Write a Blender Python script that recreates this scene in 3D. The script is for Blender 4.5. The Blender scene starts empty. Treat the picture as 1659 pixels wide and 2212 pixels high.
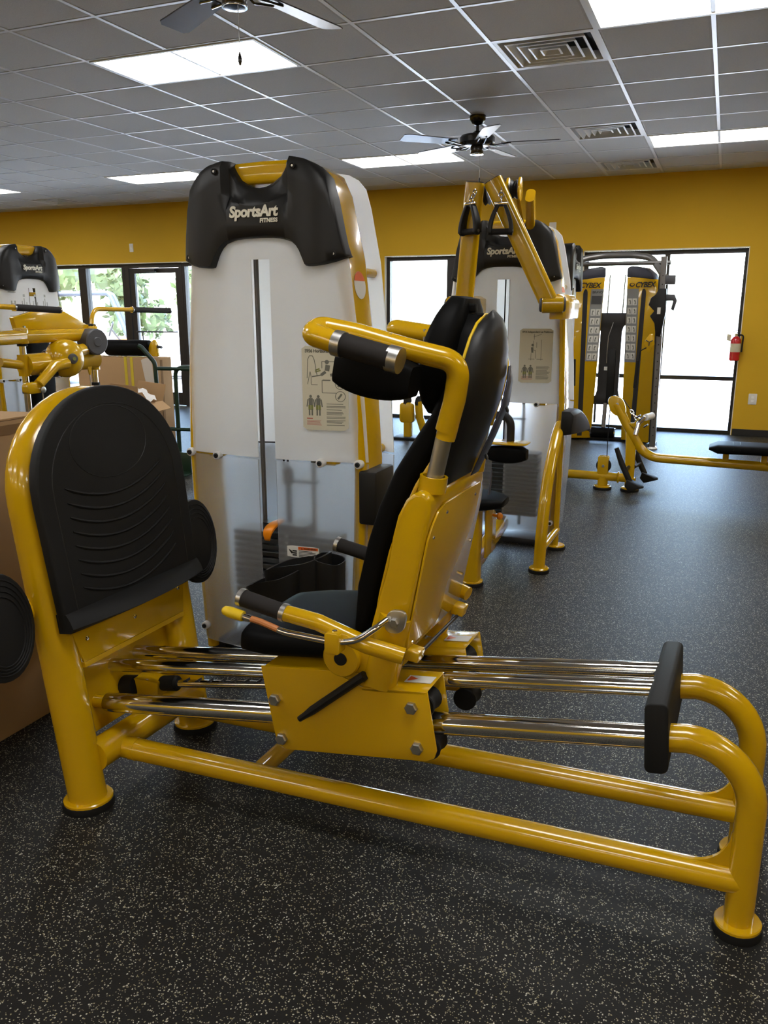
import bpy, bmesh, math, random
from mathutils import Vector, Matrix, Euler
random.seed(7)
SC = bpy.context.scene
COL = SC.collection
PI = math.pi

# ------------------------------------------------------------------ camera
FPX, YAW, PITCH, ROLL, CAMZ = 1750.0, -0.3905, 0.2437, 0.0, 1.4244
def cam_axes():
    f = Vector((math.sin(YAW), math.cos(YAW), 0)); r = Vector((math.cos(YAW), -math.sin(YAW), 0)); u = Vector((0, 0, 1))
    f2 = f*math.cos(PITCH) - u*math.sin(PITCH); u2 = u*math.cos(PITCH) + f*math.sin(PITCH)
    return (r*math.cos(ROLL) + u2*math.sin(ROLL), u2*math.cos(ROLL) - r*math.sin(ROLL), f2)
CR, CU, CF = cam_axes()
CP = Vector((0, 0, CAMZ))
cd = bpy.data.cameras.new('camera'); cam = bpy.data.objects.new('camera', cd); COL.objects.link(cam)
cd.sensor_fit = 'VERTICAL'; cd.sensor_height = 36.0; cd.lens = FPX/2212.0*36.0
cd.clip_start = 0.05; cd.clip_end = 300
cam.matrix_world = Matrix(((CR.x, CU.x, -CF.x, CP.x), (CR.y, CU.y, -CF.y, CP.y), (CR.z, CU.z, -CF.z, CP.z), (0, 0, 0, 1)))
SC.camera = cam
def ray(px, py): return CF + CR*((px-829.5)/FPX) - CU*((py-1106.0)/FPX)
def atZ(px, py, z=0.0): d = ray(px, py); return CP + d*((z-CP.z)/d.z)
def atX(px, py, x): d = ray(px, py); return CP + d*((x-CP.x)/d.x)
def atY(px, py, y): d = ray(px, py); return CP + d*((y-CP.y)/d.y)

# ------------------------------------------------------------------ world, sun, exposure
wd = bpy.data.worlds.new('sky'); SC.world = wd; wd.use_nodes = True
wn = wd.node_tree; wn.nodes.clear()
wo = wn.nodes.new('ShaderNodeOutputWorld'); wb = wn.nodes.new('ShaderNodeBackground'); ws = wn.nodes.new('ShaderNodeTexSky')
ws.sky_type = 'NISHITA'; ws.sun_disc = False; ws.sun_elevation = math.radians(52); ws.sun_rotation = math.radians(150); ws.air_density = 1.0; ws.dust_density = 3.0
wb.inputs['Strength'].default_value = 3.6
wn.links.new(ws.outputs[0], wb.inputs[0]); wn.links.new(wb.outputs[0], wo.inputs[0])
sl = bpy.data.lights.new('sun', 'SUN'); sl.energy = 14.0; sl.angle = 0.01; sl.color = (1.0, 0.96, 0.88)
so = bpy.data.objects.new('sun', sl); COL.objects.link(so)
so.rotation_euler = Euler((math.radians(38), 0, math.radians(-25)))   # sun stands high behind the building, on the camera's side
LIGHT_STRENGTH = 13.0
SC.view_settings.view_transform = 'Standard'; SC.view_settings.look = 'None'
SC.view_settings.gamma = 1.0; SC.view_settings.exposure = 0.5
SC.view_settings.use_curve_mapping = False

# ------------------------------------------------------------------ materials
MATS = {}
def newmat(name):
    m = bpy.data.materials.new(name); m.use_nodes = True; nt = m.node_tree; nt.nodes.clear()
    out = nt.nodes.new('ShaderNodeOutputMaterial'); MATS[name] = m
    return m, nt, out
def pbr(name, col, rough=0.5, metal=0.0, coat=0.0, spec=0.5, bump=None, var=None, rvar=None, emit=None, trans=0.0, ior=1.45):
    """bump=(scale,strength,distance)  var=(scale,amount)  rvar=(scale,amount)"""
    m, nt, out = newmat(name)
    b = nt.nodes.new('ShaderNodeBsdfPrincipled')
    b.inputs['Base Color'].default_value = (*col, 1); b.inputs['Roughness'].default_value = rough
    b.inputs['Metallic'].default_value = metal; b.inputs['Coat Weight'].default_value = coat
    b.inputs['Coat Roughness'].default_value = 0.03
    b.inputs['Specular IOR Level'].default_value = spec; b.inputs['IOR'].default_value = ior
    b.inputs['Transmission Weight'].default_value = trans
    tc = nt.nodes.new('ShaderNodeTexCoord')
    def noise(scale, detail=3):
        n = nt.nodes.new('ShaderNodeTexNoise'); n.inputs['Scale'].default_value = scale; n.inputs['Detail'].default_value = detail
        nt.links.new(tc.outputs['Object'], n.inputs['Vector']); return n
    if var:
        n = noise(var[0]); mx = nt.nodes.new('ShaderNodeMix'); mx.data_type = 'RGBA'
        mx.inputs['A'].default_value = (*[max(0, c*(1-var[1])) for c in col], 1); mx.inputs['B'].default_value = (*[min(1, c*(1+var[1])) for c in col], 1)
        nt.links.new(n.outputs['Fac'], mx.inputs['Factor']); nt.links.new(mx.outputs['Result'], b.inputs['Base Color'])
    if rvar:
        n = noise(rvar[0]); mr = nt.nodes.new('ShaderNodeMapRange'); mr.inputs['To Min'].default_value = rough-rvar[1]; mr.inputs['To Max'].default_value = rough+rvar[1]
        nt.links.new(n.outputs['Fac'], mr.inputs['Value']); nt.links.new(mr.outputs['Result'], b.inputs['Roughness'])
    if bump:
        n = noise(bump[0], 2); bp = nt.nodes.new('ShaderNodeBump'); bp.inputs['Strength'].default_value = bump[1]; bp.inputs['Distance'].default_value = bump[2]
        nt.links.new(n.outputs['Fac'], bp.inputs['Height']); nt.links.new(bp.outputs['Normal'], b.inputs['Normal'])
    if emit:
        b.inputs['Emission Color'].default_value = (*emit[0], 1); b.inputs['Emission Strength'].default_value = emit[1]
    nt.links.new(b.outputs[0], out.inputs[0])
    return m

YEL = (0.51, 0.295, 0.0015)
pbr('yellow_paint', YEL, rough=0.2, coat=0.5, var=(4, 0.03))
pbr('wall_yellow', (0.56, 0.335, 0.010), rough=0.75, bump=(220, 0.25, 0.001), var=(3, 0.04))
pbr('black_rubber', (0.0085, 0.0085, 0.0085), rough=0.62, spec=0.28, bump=(700, 0.3, 0.0006))
pbr('black_vinyl', (0.0045, 0.0045, 0.0045), rough=0.5, spec=0.05, bump=(420, 0.08, 0.0003))
pbr('black_plastic', (0.008, 0.008, 0.008), rough=0.46, spec=0.35, bump=(1200, 0.25, 0.0003))
pbr('slate_plastic', (0.035, 0.038, 0.055), rough=0.45)
pbr('grey_plastic', (0.06, 0.06, 0.065), rough=0.5)
pbr('foam_grip', (0.016, 0.014, 0.013), rough=0.75, spec=0.25, bump=(900, 0.3, 0.0005))
pbr('chrome', (0.72, 0.71, 0.69), rough=0.09, metal=1.0)
pbr('brushed_steel', (0.55, 0.54, 0.52), rough=0.32, metal=1.0, rvar=(60, 0.06))
pbr('zinc', (0.45, 0.45, 0.43), rough=0.35, metal=1.0)
pbr('gunmetal', (0.16, 0.155, 0.15), rough=0.4, metal=0.7)
pbr('dark_steel', (0.03, 0.03, 0.033), rough=0.42, metal=0.4)
pbr('weight_iron', (0.02, 0.02, 0.02), rough=0.5, bump=(300, 0.2, 0.0006))
pbr('white_plastic', (0.78, 0.78, 0.77), rough=0.4)
pbr('off_white', (0.66, 0.65, 0.62), rough=0.5)
pbr('ceiling_tile', (0.58, 0.565, 0.545), rough=0.9, spec=0.2, bump=(160, 0.6, 0.002), var=(90, 0.10))
pbr('tee_grid', (0.72, 0.72, 0.74), rough=0.35, spec=0.5)
pbr('plenum', (0.1, 0.1, 0.1), rough=0.9)
pbr('vent_white', (0.74, 0.74, 0.73), rough=0.4)
pbr('vent_dark', (0.03, 0.03, 0.03), rough=0.8)
pbr('fan_black', (0.012, 0.011, 0.011), rough=0.25, coat=0.2)
pbr('fan_blade', (0.03, 0.027, 0.028), rough=0.28, coat=0.3)
pbr('frame_bronze', (0.02, 0.018, 0.018), rough=0.4, metal=0.2)
pbr('baseboard_black', (0.012, 0.012, 0.013), rough=0.5)
pbr('drywall_return_lit', (0.7, 0.66, 0.55), rough=0.8)  # pale tone carries the light falling on the window returns
pbr('cardboard', (0.36, 0.225, 0.115), rough=0.85, spec=0.2, bump=(80, 0.2, 0.001), var=(5, 0.10))
pbr('cardboard_dark', (0.20, 0.12, 0.06), rough=0.9, spec=0.2, var=(8, 0.1))
pbr('tape_clear', (0.55, 0.5, 0.45), rough=0.15, coat=0.5)
pbr('strap_yellow', (0.55, 0.42, 0.03), rough=0.4)
pbr('green_paint', (0.008, 0.028, 0.014), rough=0.4)
pbr('orange_plastic', (0.80, 0.24, 0.005), rough=0.35)
pbr('sticker_orange', (0.42, 0.15, 0.04), rough=0.4)
pbr('safety_orange', (0.62, 0.10, 0.01), rough=0.45)
pbr('label_cream', (0.50, 0.47, 0.36), rough=0.5)
pbr('label_white', (0.62, 0.60, 0.54), rough=0.5)
pbr('label_grey', (0.23, 0.23, 0.22), rough=0.5)
pbr('ink_black', (0.012, 0.012, 0.011), rough=0.5)
pbr('ink_grey', (0.12, 0.12, 0.10), rough=0.6)
pbr('ink_pale', (0.42, 0.42, 0.39), rough=0.6)
pbr('ink_olive', (0.16, 0.17, 0.04), rough=0.6)
pbr('ink_red', (0.35, 0.03, 0.015), rough=0.6)
pbr('logo_cream', (0.62, 0.60, 0.50), rough=0.45)
pbr('ext_red', (0.45, 0.012, 0.02), rough=0.25, coat=0.4)
pbr('cab_blue', (0.035, 0.048, 0.075), rough=0.4)
pbr('concrete', (0.62, 0.61, 0.58), rough=0.9, var=(2, 0.08))
pbr('grass', (0.22, 0.33, 0.10), rough=0.9, var=(4, 0.25))
pbr('leaf_a', (0.022, 0.042, 0.014), rough=0.6, var=(3, 0.3))
pbr('leaf_b', (0.045, 0.075, 0.025), rough=0.6, var=(3, 0.3))
pbr('bark', (0.12, 0.09, 0.06), rough=0.9)
pbr('roof_black', (0.05, 0.05, 0.05), rough=0.9)
pbr('wall_plain', (0.58, 0.35, 0.012), rough=0.8, var=(2, 0.04))
pbr('piping_yellow', (0.62, 0.42, 0.006), rough=0.4)
# lit light panel
m, nt, out = newmat('light_panel')
e = nt.nodes.new('ShaderNodeEmission'); e.inputs['Color'].default_value = (1, 0.985, 0.965, 1); e.inputs['Strength'].default_value = LIGHT_STRENGTH
nt.links.new(e.outputs[0], out.inputs[0])
# frosted polycarbonate
def frosted(name, col, rough, trans, tl):
    m, nt, out = newmat(name)
    b = nt.nodes.new('ShaderNodeBsdfPrincipled'); b.inputs['Base Color'].default_value = (*col, 1); b.inputs['Roughness'].default_value = rough
    b.inputs['Transmission Weight'].default_value = trans; b.inputs['IOR'].default_value = 1.30
    t = nt.nodes.new('ShaderNodeBsdfTranslucent'); t.inputs['Color'].default_value = (*col, 1)
    mx = nt.nodes.new('ShaderNodeMixShader'); mx.inputs[0].default_value = tl
    nt.links.new(b.outputs[0], mx.inputs[1]); nt.links.new(t.outputs[0], mx.inputs[2]); nt.links.new(mx.outputs[0], out.inputs[0])
    return m
frosted('frosted_upper', (0.94, 0.955, 0.965), 0.40, 0.45, 0.52)
frosted('frosted_lower', (0.94, 0.955, 0.97), 0.26, 0.94, 0.05)
# window glass: mostly see-through with a mirror-like sheen
m, nt, out = newmat('glass')
tr = nt.nodes.new('ShaderNodeBsdfTransparent'); tr.inputs['Color'].default_value = (0.93, 0.96, 0.97, 1)
gl = nt.nodes.new('ShaderNodeBsdfGlossy'); gl.inputs['Roughness'].default_value = 0.02
fr = nt.nodes.new('ShaderNodeFresnel'); fr.inputs['IOR'].default_value = 1.45
mx = nt.nodes.new('ShaderNodeMixShader')
nt.links.new(fr.outputs[0], mx.inputs[0]); nt.links.new(tr.outputs[0], mx.inputs[1]); nt.links.new(gl.outputs[0], mx.inputs[2]); nt.links.new(mx.outputs[0], out.inputs[0])
# speckled rubber floor
m, nt, out = newmat('speckled_rubber')
b = nt.nodes.new('ShaderNodeBsdfPrincipled'); b.inputs['Roughness'].default_value = 0.5; b.inputs['Specular IOR Level'].default_value = 0.17
tc = nt.nodes.new('ShaderNodeTexCoord')
def math_node(op, a=None, bb=None):
    n = nt.nodes.new('ShaderNodeMath'); n.operation = op
    for i, x in enumerate((a, bb)):
        if x is None: continue
        if isinstance(x, (int, float)): n.inputs[i].default_value = x
        else: nt.links.new(x, n.inputs[i])
    return n.outputs[0]
# wobble the lookup so that flecks are ragged
nz = nt.nodes.new('ShaderNodeTexNoise'); nz.inputs['Scale'].default_value = 380; nt.links.new(tc.outputs['Object'], nz.inputs['Vector'])
vm = nt.nodes.new('ShaderNodeVectorMath'); vm.operation = 'MULTIPLY_ADD'; nt.links.new(nz.outputs['Color'], vm.inputs[0]); vm.inputs[1].default_value = (0.004, 0.004, 0.0); nt.links.new(tc.outputs['Object'], vm.inputs[2])
masks = []
for sc, thr, rad in ((240, 0.915, 0.42), (380, 0.935, 0.42)):
    vo = nt.nodes.new('ShaderNodeTexVoronoi'); vo.voronoi_dimensions = '2D'; vo.inputs['Scale'].default_value = sc
    nt.links.new(vm.outputs[0], vo.inputs['Vector'])
    sp = nt.nodes.new('ShaderNodeSeparateColor'); nt.links.new(vo.outputs['Color'], sp.inputs[0])
    m1 = math_node('GREATER_THAN', sp.outputs[0], thr); m2 = math_node('LESS_THAN', vo.outputs['Distance'], rad)
    masks.append((math_node('MULTIPLY', m1, m2), sp.outputs[1]))
mask = math_node('MAXIMUM', masks[0][0], masks[1][0])
rp = nt.nodes.new('ShaderNodeValToRGB'); nt.links.new(masks[0][1], rp.inputs[0])
rp.color_ramp.elements[0].color = (0.24, 0.21, 0.11, 1); rp.color_ramp.elements[1].color = (0.60, 0.58, 0.48, 1)
el = rp.color_ramp.elements.new(0.5); el.color = (0.34, 0.32, 0.23, 1)
bn = nt.nodes.new('ShaderNodeTexNoise'); bn.inputs['Scale'].default_value = 3; nt.links.new(tc.outputs['Object'], bn.inputs['Vector'])
br = nt.nodes.new('ShaderNodeValToRGB'); nt.links.new(bn.outputs['Fac'], br.inputs[0])
br.color_ramp.elements[0].color = (0.008, 0.0076, 0.007, 1); br.color_ramp.elements[1].color = (0.012, 0.0115, 0.0108, 1)
mx = nt.nodes.new('ShaderNodeMix'); mx.data_type = 'RGBA'; nt.links.new(mask, mx.inputs['Factor']); nt.links.new(br.outputs[0], mx.inputs['A']); nt.links.new(rp.outputs[0], mx.inputs['B'])
nt.links.new(mx.outputs['Result'], b.inputs['Base Color'])
n2 = nt.nodes.new('ShaderNodeTexNoise'); n2.inputs['Scale'].default_value = 320; n2.inputs['Detail'].default_value = 3; nt.links.new(tc.outputs['Object'], n2.inputs['Vector'])
bp = nt.nodes.new('ShaderNodeBump'); bp.inputs['Strength'].default_value = 0.35; bp.inputs['Distance'].default_value = 0.0015
nt.links.new(n2.outputs['Fac'], bp.inputs['Height']); nt.links.new(bp.outputs[0], b.inputs['Normal'])
nt.links.new(b.outputs[0], out.inputs[0])

# ------------------------------------------------------------------ mesh builder
def V3(p): return Vector(p)
def frame_of(d):
    d = Vector(d).normalized(); a = Vector((0, 0, 1)) if abs(d.z) < 0.9 else Vector((1, 0, 0))
    x = a.cross(d).normalized(); return x, d.cross(x).normalized(), d
class MB:
    def __init__(s): s.v = []; s.f = []
    def add(s, vs, fs):
        o = len(s.v); s.v += [Vector(p) for p in vs]; s.f += [tuple(i+o for i in f) for f in fs]; return s
    def box(s, lo, hi):
        (a, b_, c), (d, e_, f) = lo, hi
        return s.add([(a, b_, c), (d, b_, c), (d, e_, c), (a, e_, c), (a, b_, f), (d, b_, f), (d, e_, f), (a, e_, f)],
                     [(0, 3, 2, 1), (4, 5, 6, 7), (0, 1, 5, 4), (1, 2, 6, 5), (2, 3, 7, 6), (3, 0, 4, 7)])
    def obox(s, c, ax, ay, az):
        """oriented box: centre and three half-axis vectors"""
        c, ax, ay, az = map(Vector, (c, ax, ay, az)); vs = []
        for k in (-1, 1):
            for i, j in ((-1, -1), (1, -1), (1, 1), (-1, 1)): vs.append(c+ax*i+ay*j+az*k)
        return s.add(vs, [(0, 3, 2, 1), (4, 5, 6, 7), (0, 1, 5, 4), (1, 2, 6, 5), (2, 3, 7, 6), (3, 0, 4, 7)])
    def tube(s, path, r, n=14, caps=True, closed=False):
        P = [Vector(p) for p in path]; m = len(P)
        R = r if isinstance(r, (list, tuple)) else [r]*m
        T = []
        for i in range(m):
            if closed: t = P[(i+1) % m]-P[i-1]
            else: t = P[min(i+1, m-1)]-P[max(i-1, 0)]
            T.append(t.normalized())
        x, y, _ = frame_of(T[0]); o = len(s.v)
        for i in range(m):
            if i:
                ax = T[i-1].cross(T[i]); 
                if ax.length > 1e-7:
                    q = Matrix.Rotation(T[i-1].angle(T[i]), 3, ax.normalized()); x = q @ x
                x = (x-T[i]*x.dot(T[i])).normalized()
            y = T[i].cross(x)
            for k in range(n):
                a = 2*PI*k/n; s.v.append(P[i]+(x*math.cos(a)+y*math.sin(a))*R[i])
        for i in range(m if closed else m-1):
            j = (i+1) % m
            for k in range(n):
                l = (k+1) % n; s.f.append((o+i*n+k, o+i*n+l, o+j*n+l, o+j*n+k))
        if caps and not closed:
            s.f.append(tuple(o+k for k in reversed(range(n)))); s.f.append(tuple(o+(m-1)*n+k for k in range(n)))
        return s
    def cyl(s, a, b_, r, n=16): return s.tube([a, b_], r, n)
    def lathe(s, o, axis, prof, n=20):
        """prof: list of (radius, height along axis)"""
        x, y, z = frame_of(axis); o = Vector(o); b0 = len(s.v); m = len(prof)
        for (r, h) in prof:
            for k in range(n):
                a = 2*PI*k/n; s.v.append(o+z*h+(x*math.cos(a)+y*math.sin(a))*max(r, 1e-5))
        for i in range(m-1):
            for k in range(n):
                l = (k+1) % n; s.f.append((b0+i*n+k, b0+i*n+l, b0+(i+1)*n+l, b0+(i+1)*n+k))
        s.f.append(tuple(b0+k for k in reversed(range(n)))); s.f.append(tuple(b0+(m-1)*n+k for k in range(n)))
        return s
    def prism(s, poly, fn, t0, t1):
        """poly: 2D outline; fn(u,v,t) -> 3D"""
        o = len(s.v); n = len(poly)
        for t in (t0, t1):
            for (u, v) in poly: s.v.append(Vector(fn(u, v, t)))
        s.f.append(tuple(o+i for i in reversed(range(n)))); s.f.append(tuple(o+n+i for i in range(n)))
        for i in range(n):
            j = (i+1) % n; s.f.append((o+i, o+j, o+n+j, o+n+i))
        return s
    def loft(s, rings, caps=True, closed=True):
        o = len(s.v); n = len(rings[0]); m = len(rings)
        for r in rings: s.v += [Vector(p) for p in r]
        for i in range(m-1):
            for k in range(n if closed else n-1):
                l = (k+1) % n; s.f.append((o+i*n+k, o+i*n+l, o+(i+1)*n+l, o+(i+1)*n+k))
        if caps:
            s.f.append(tuple(o+k for k in reversed(range(n)))); s.f.append(tuple(o+(m-1)*n+k for k in range(n)))
        return s
    def sphere(s, c, rx, ry=None, rz=None, n=12, m=8):
        ry = ry or rx; rz = rz or rx; c = Vector(c); rings = []
        for i in range(1, m):
            a = PI*i/m; rings.append([(c.x+rx*math.sin(a)*math.cos(2*PI*k/n), c.y+ry*math.sin(a)*math.sin(2*PI*k/n), c.z-rz*math.cos(a)) for k in range(n)])
        return s.loft(rings)
    def mesh(s, name, bevel=0.0, seg=2, angle=35, smooth=True, T=None, sub=0):
        me = bpy.data.meshes.new(name); bm = bmesh.new()
        vs = [bm.verts.new(p) for p in s.v]
        for f in s.f:
            try: bm.faces.new([vs[i] for i in f])
            except ValueError: pass
        if bevel > 0:
            bmesh.ops.recalc_face_normals(bm, faces=bm.faces)
            ed = [e for e in bm.edges if len(e.link_faces) == 2 and e.calc_face_angle(0) > math.radians(25)]
            bmesh.ops.bevel(bm, geom=ed, offset=bevel, segments=seg, profile=0.5, affect='EDGES', clamp_overlap=True)
        bmesh.ops.recalc_face_normals(bm, faces=bm.faces)
        if T is not None: bm.transform(T)
        bm.to_mesh(me); bm.free()
        if smooth:
            for p in me.polygons: p.use_smooth = True
            me.set_sharp_from_angle(angle=math.radians(angle))
        return me
    def build(s, name, mat, parent=None, bevel=0.0, seg=2, angle=35, smooth=True, T=None, sub=0):
        me = s.mesh(name, bevel, seg, angle, smooth, T)
        o = link(name, me, mat, parent)
        if sub:
            md = o.modifiers.new('subdivision', 'SUBSURF'); md.levels = sub; md.render_levels = sub
        return o
def link(name, me, mat, parent=None, M=None):
    o = bpy.data.objects.new(name, me); COL.objects.link(o)
    if mat is not None and me is not None and not me.materials: me.materials.append(MATS[mat])
    if parent is not None: o.parent = parent
    if M is not None: o.matrix_local = M
    return o
def thing(name, label, cat, loc=(0, 0, 0), rotz=0.0, group=None):
    o = bpy.data.objects.new(name, None); COL.objects.link(o); o.location = loc; o.rotation_euler = (0, 0, rotz)
    o.empty_display_size = 0.1
    tag(o, label, cat, group); return o
def tag(o, label, cat, group=None):
    o['label'] = label; o['category'] = cat
    if group: o['group'] = group
    return o
def struct(o, label=None):
    o['kind'] = 'structure'
    if label: o['label'] = label
    return o
def text_mesh(body, size, extrude=0.0005, bold=0.0, shear=0.0, align='LEFT', spacing=1.0, fn=None):
    cu = bpy.data.curves.new('t', 'FONT'); cu.body = body; cu.size = size; cu.extrude = extrude; cu.offset = bold; cu.shear = shear
    cu.align_x = align; cu.space_character = spacing; cu.resolution_u = 3
    o = bpy.data.objects.new('t', cu); COL.objects.link(o)
    dg = bpy.context.evaluated_depsgraph_get(); me = bpy.data.meshes.new_from_object(o.evaluated_get(dg))
    bpy.data.objects.remove(o); bpy.data.curves.remove(cu)
    if fn:
        for v in me.vertices: v.co = fn(v.co.x, v.co.y, v.co.z)
    me.materials.clear()
    return me
def arc(c, r, a0, a1, n, fn):
    """points fn(u,v) on an arc"""
    return [fn(c[0]+r*math.cos(a0+(a1-a0)*i/n), c[1]+r*math.sin(a0+(a1-a0)*i/n)) for i in range(n+1)]
def fillet(pts, r, n=6):
    """round the inner corners of a 3D polyline"""
    P = [Vector(p) for p in pts]; out = [P[0]]
    for i in range(1, len(P)-1):
        a, b_, c = P[i-1], P[i], P[i+1]; d1 = (a-b_).normalized(); d2 = (c-b_).normalized()
        rr = r[i-1] if isinstance(r, (list, tuple)) else r
        ang = d1.angle(d2); t = min(rr/max(math.tan(ang/2), 1e-3), (a-b_).length*0.49, (c-b_).length*0.49)
        p0 = b_+d1*t; p1 = b_+d2*t
        for k in range(n+1):
            u = k/n; out.append(p0*(1-u)**2+b_*2*u*(1-u)+p1*u*u)
    out.append(P[-1]); return out
def rrect(w, h, r, n=4):
    """rounded rectangle outline centred on the origin"""
    o = []
    for cx, cy, a in ((w/2-r, h/2-r, 0), (-w/2+r, h/2-r, PI/2), (-w/2+r, -h/2+r, PI), (w/2-r, -h/2+r, 1.5*PI)):
        for k in range(n+1): o.append((cx+r*math.cos(a+PI/2*k/n), cy+r*math.sin(a+PI/2*k/n)))
    return o
def hexbolt(parent, p, axis, r=0.016, h=0.01, mat='zinc', name='bolt'):
    return MB().lathe(p, axis, [(r, 0), (r, h*0.8), (r*0.8, h)], n=6).build(name, mat, parent, smooth=False)
def screw(parent, p, axis, r=0.006, h=0.003, mat='chrome', name='screw'):
    return MB().lathe(p, axis, [(r, 0), (r*0.95, h*0.6), (r*0.5, h)], n=10).build(name, mat, parent)
# ------------------------------------------------------------------ room shell
CZ = 2.9445; WY = 10.324; RX0, RX1, RY0 = -13.6, 4.6, -6.5
TS = 0.6096
def ux(u): return -0.8227+TS*u
def vy(v): return 5.0958+TS*v
fl = MB().box((RX0-0.2, RY0-0.2, -0.12), (RX1+0.2, WY+0.25, 0)).build('floor', 'speckled_rubber', smooth=False); struct(fl, 'black rubber gym floor with pale flecks')
cl = MB().box((RX0-0.2, RY0-0.2, CZ+0.10), (RX1+0.2, WY+0.25, CZ+0.3)).build('ceiling', 'plenum', smooth=False); struct(cl, 'suspended ceiling of grey square tiles in a white grid')
LIGHTS = [(u, v) for u in (-20, -15, -10, -5, 0, 5) for v in (-19, -13, -7, -1, 5)]
VENTS = [(-1, 0), (-1, 4), (-1, 7), (-14, 7)]
taken = set()
for u, v in LIGHTS: taken |= {(u, v), (u+1, v)}
taken |= set(VENTS)
TW = 0.012
def tile_mesh(x0, y0, x1, y1):
    b = MB(); z0 = CZ+0.004; e = 0.014
    b.loft([[(x0, y0, z0+0.02), (x1, y0, z0+0.02), (x1, y1, z0+0.02), (x0, y1, z0+0.02)],
            [(x0, y0, z0), (x1, y0, z0), (x1, y1, z0), (x0, y1, z0)],
            [(x0+e, y0+e, z0-0.004), (x1-e, y0+e, z0-0.004), (x1-e, y1-e, z0-0.004), (x0+e, y1-e, z0-0.004)]])
    return b
def on_screen(p, mx=60):
    d = Vector(p)-CP; z = d.dot(CF)
    if z < 0.2: return False
    x = 829.5+FPX*d.dot(CR)/z; y = 1106-FPX*d.dot(CU)/z
    return -mx < x < 1659+mx and -mx < y < 2212+mx
far_tiles = MB(); full = tile_mesh(TW, TW, TS-TW, TS-TW).mesh('ceiling_tile', smooth=False)
for u in range(-21, 9):
    for v in range(-19, 9):
        if (u, v) in taken: continue
        x0, y0 = ux(u), vy(v); x1, y1 = x0+TS, y0+TS
        if x1 < RX0 or x0 > RX1 or y1 < RY0: continue
        seen = any(on_screen((a, b_, CZ)) for a in (x0, x1) for b_ in (y0, min(y1, WY)))
        cut = x0 < RX0 or x1 > RX1 or y0 < RY0 or y1 > WY
        if not seen:
            t = tile_mesh(max(x0, RX0)+TW, max(y0, RY0)+TW, min(x1, RX1)-TW, min(y1, WY)-TW); far_tiles.add(t.v, t.f)
        elif cut:
            if min(y1, WY)-y0 > 0.06: tile_mesh(max(x0, RX0)+TW, y0+TW, min(x1, RX1)-TW, min(y1, WY)-0.01).build('ceiling_tile', 'ceiling_tile', cl, smooth=False)
        else:
            link('ceiling_tile', full, 'ceiling_tile', cl, Matrix.Translation((x0, y0, 0)))
o = far_tiles.build('more_ceiling_tiles', 'ceiling_tile', cl, smooth=False); o['kind'] = 'stuff'
g = MB()
for u in range(-20, 9):
    if RX0 < ux(u) < RX1: g.box((ux(u)-TW, RY0, CZ-0.001), (ux(u)+TW, WY, CZ+0.003)); g.box((ux(u)-0.002, RY0, CZ+0.003), (ux(u)+0.002, WY, CZ+0.05))
for v in range(-18, 9):
    if vy(v) > RY0: g.box((RX0, vy(v)-TW, CZ-0.0005), (RX1, vy(v)+TW, CZ+0.0035)); g.box((RX0, vy(v)-0.002, CZ+0.003), (RX1, vy(v)+0.002, CZ+0.05))
g.box((RX0, WY-0.022, CZ-0.001), (RX1, WY, CZ+0.003))
g.build('tee_grid', 'tee_grid', cl, smooth=False)

# back wall with its window openings  (x0, x1, z0, z1)
HEAD = 2.12
OPEN = [(-12.6, -5.55, 0.0, HEAD), (-4.24, -2.42, 0.0, HEAD), (-1.66, 0.168, 0.0, HEAD)]
w = MB(); x = RX0-0.2
for (a, b_, z0, z1) in OPEN:
    w.box((x, WY, 0), (a, WY+0.22, CZ+0.12)); w.box((a, WY, z1), (b_, WY+0.22, CZ+0.12)); x = b_
w.box((x, WY, 0), (RX1+0.2, WY+0.22, CZ+0.12))
o = w.build('wall_back', 'wall_yellow', smooth=False); struct(o, 'yellow painted wall above the storefront windows')
for (a, b_, z0, z1) in OPEN:      # pale strips paint the lit drywall return round each opening
    MB().box((a, WY-0.003, z1-0.012), (b_, WY+0.06, z1)).build('lit_return_strip', 'drywall_return_lit', o, smooth=False)
    for xx in (a, b_-0.008): MB().box((xx, WY-0.003, 0.0), (xx+0.008, WY+0.06, z1)).build('lit_return_strip', 'drywall_return_lit', o, smooth=False)
o = MB().box((RX0-0.2, RY0, 0), (RX0, WY, CZ+0.12)).build('wall_left', 'wall_plain', smooth=False); struct(o)
o = MB().box((RX1, RY0, 0), (RX1+0.2, WY, CZ+0.12)).build('wall_right', 'wall_plain', smooth=False); struct(o)
o = MB().box((RX0-0.2, RY0-0.2, 0), (RX1+0.2, RY0, CZ+0.12)).build('wall_front', 'wall_plain', smooth=False); struct(o)
o = MB().box((RX0-0.6, RY0-0.6, CZ+0.3), (RX1+0.6, WY+0.5, CZ+0.5)).build('sun_block_roof', 'roof_black', smooth=False); struct(o)  # unseen roof slab, added to keep the sun out of the room
for nm, a, b_ in (('baseboard_right', 0.176, RX1), ('baseboard_middle', -2.42, -1.66), ('baseboard_left', -5.55, -4.24)):
    o = MB().box((a, WY-0.012, 0), (b_, WY, 0.078)).build(nm, 'baseboard_black', bevel=0.004, smooth=False); struct(o)

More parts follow.
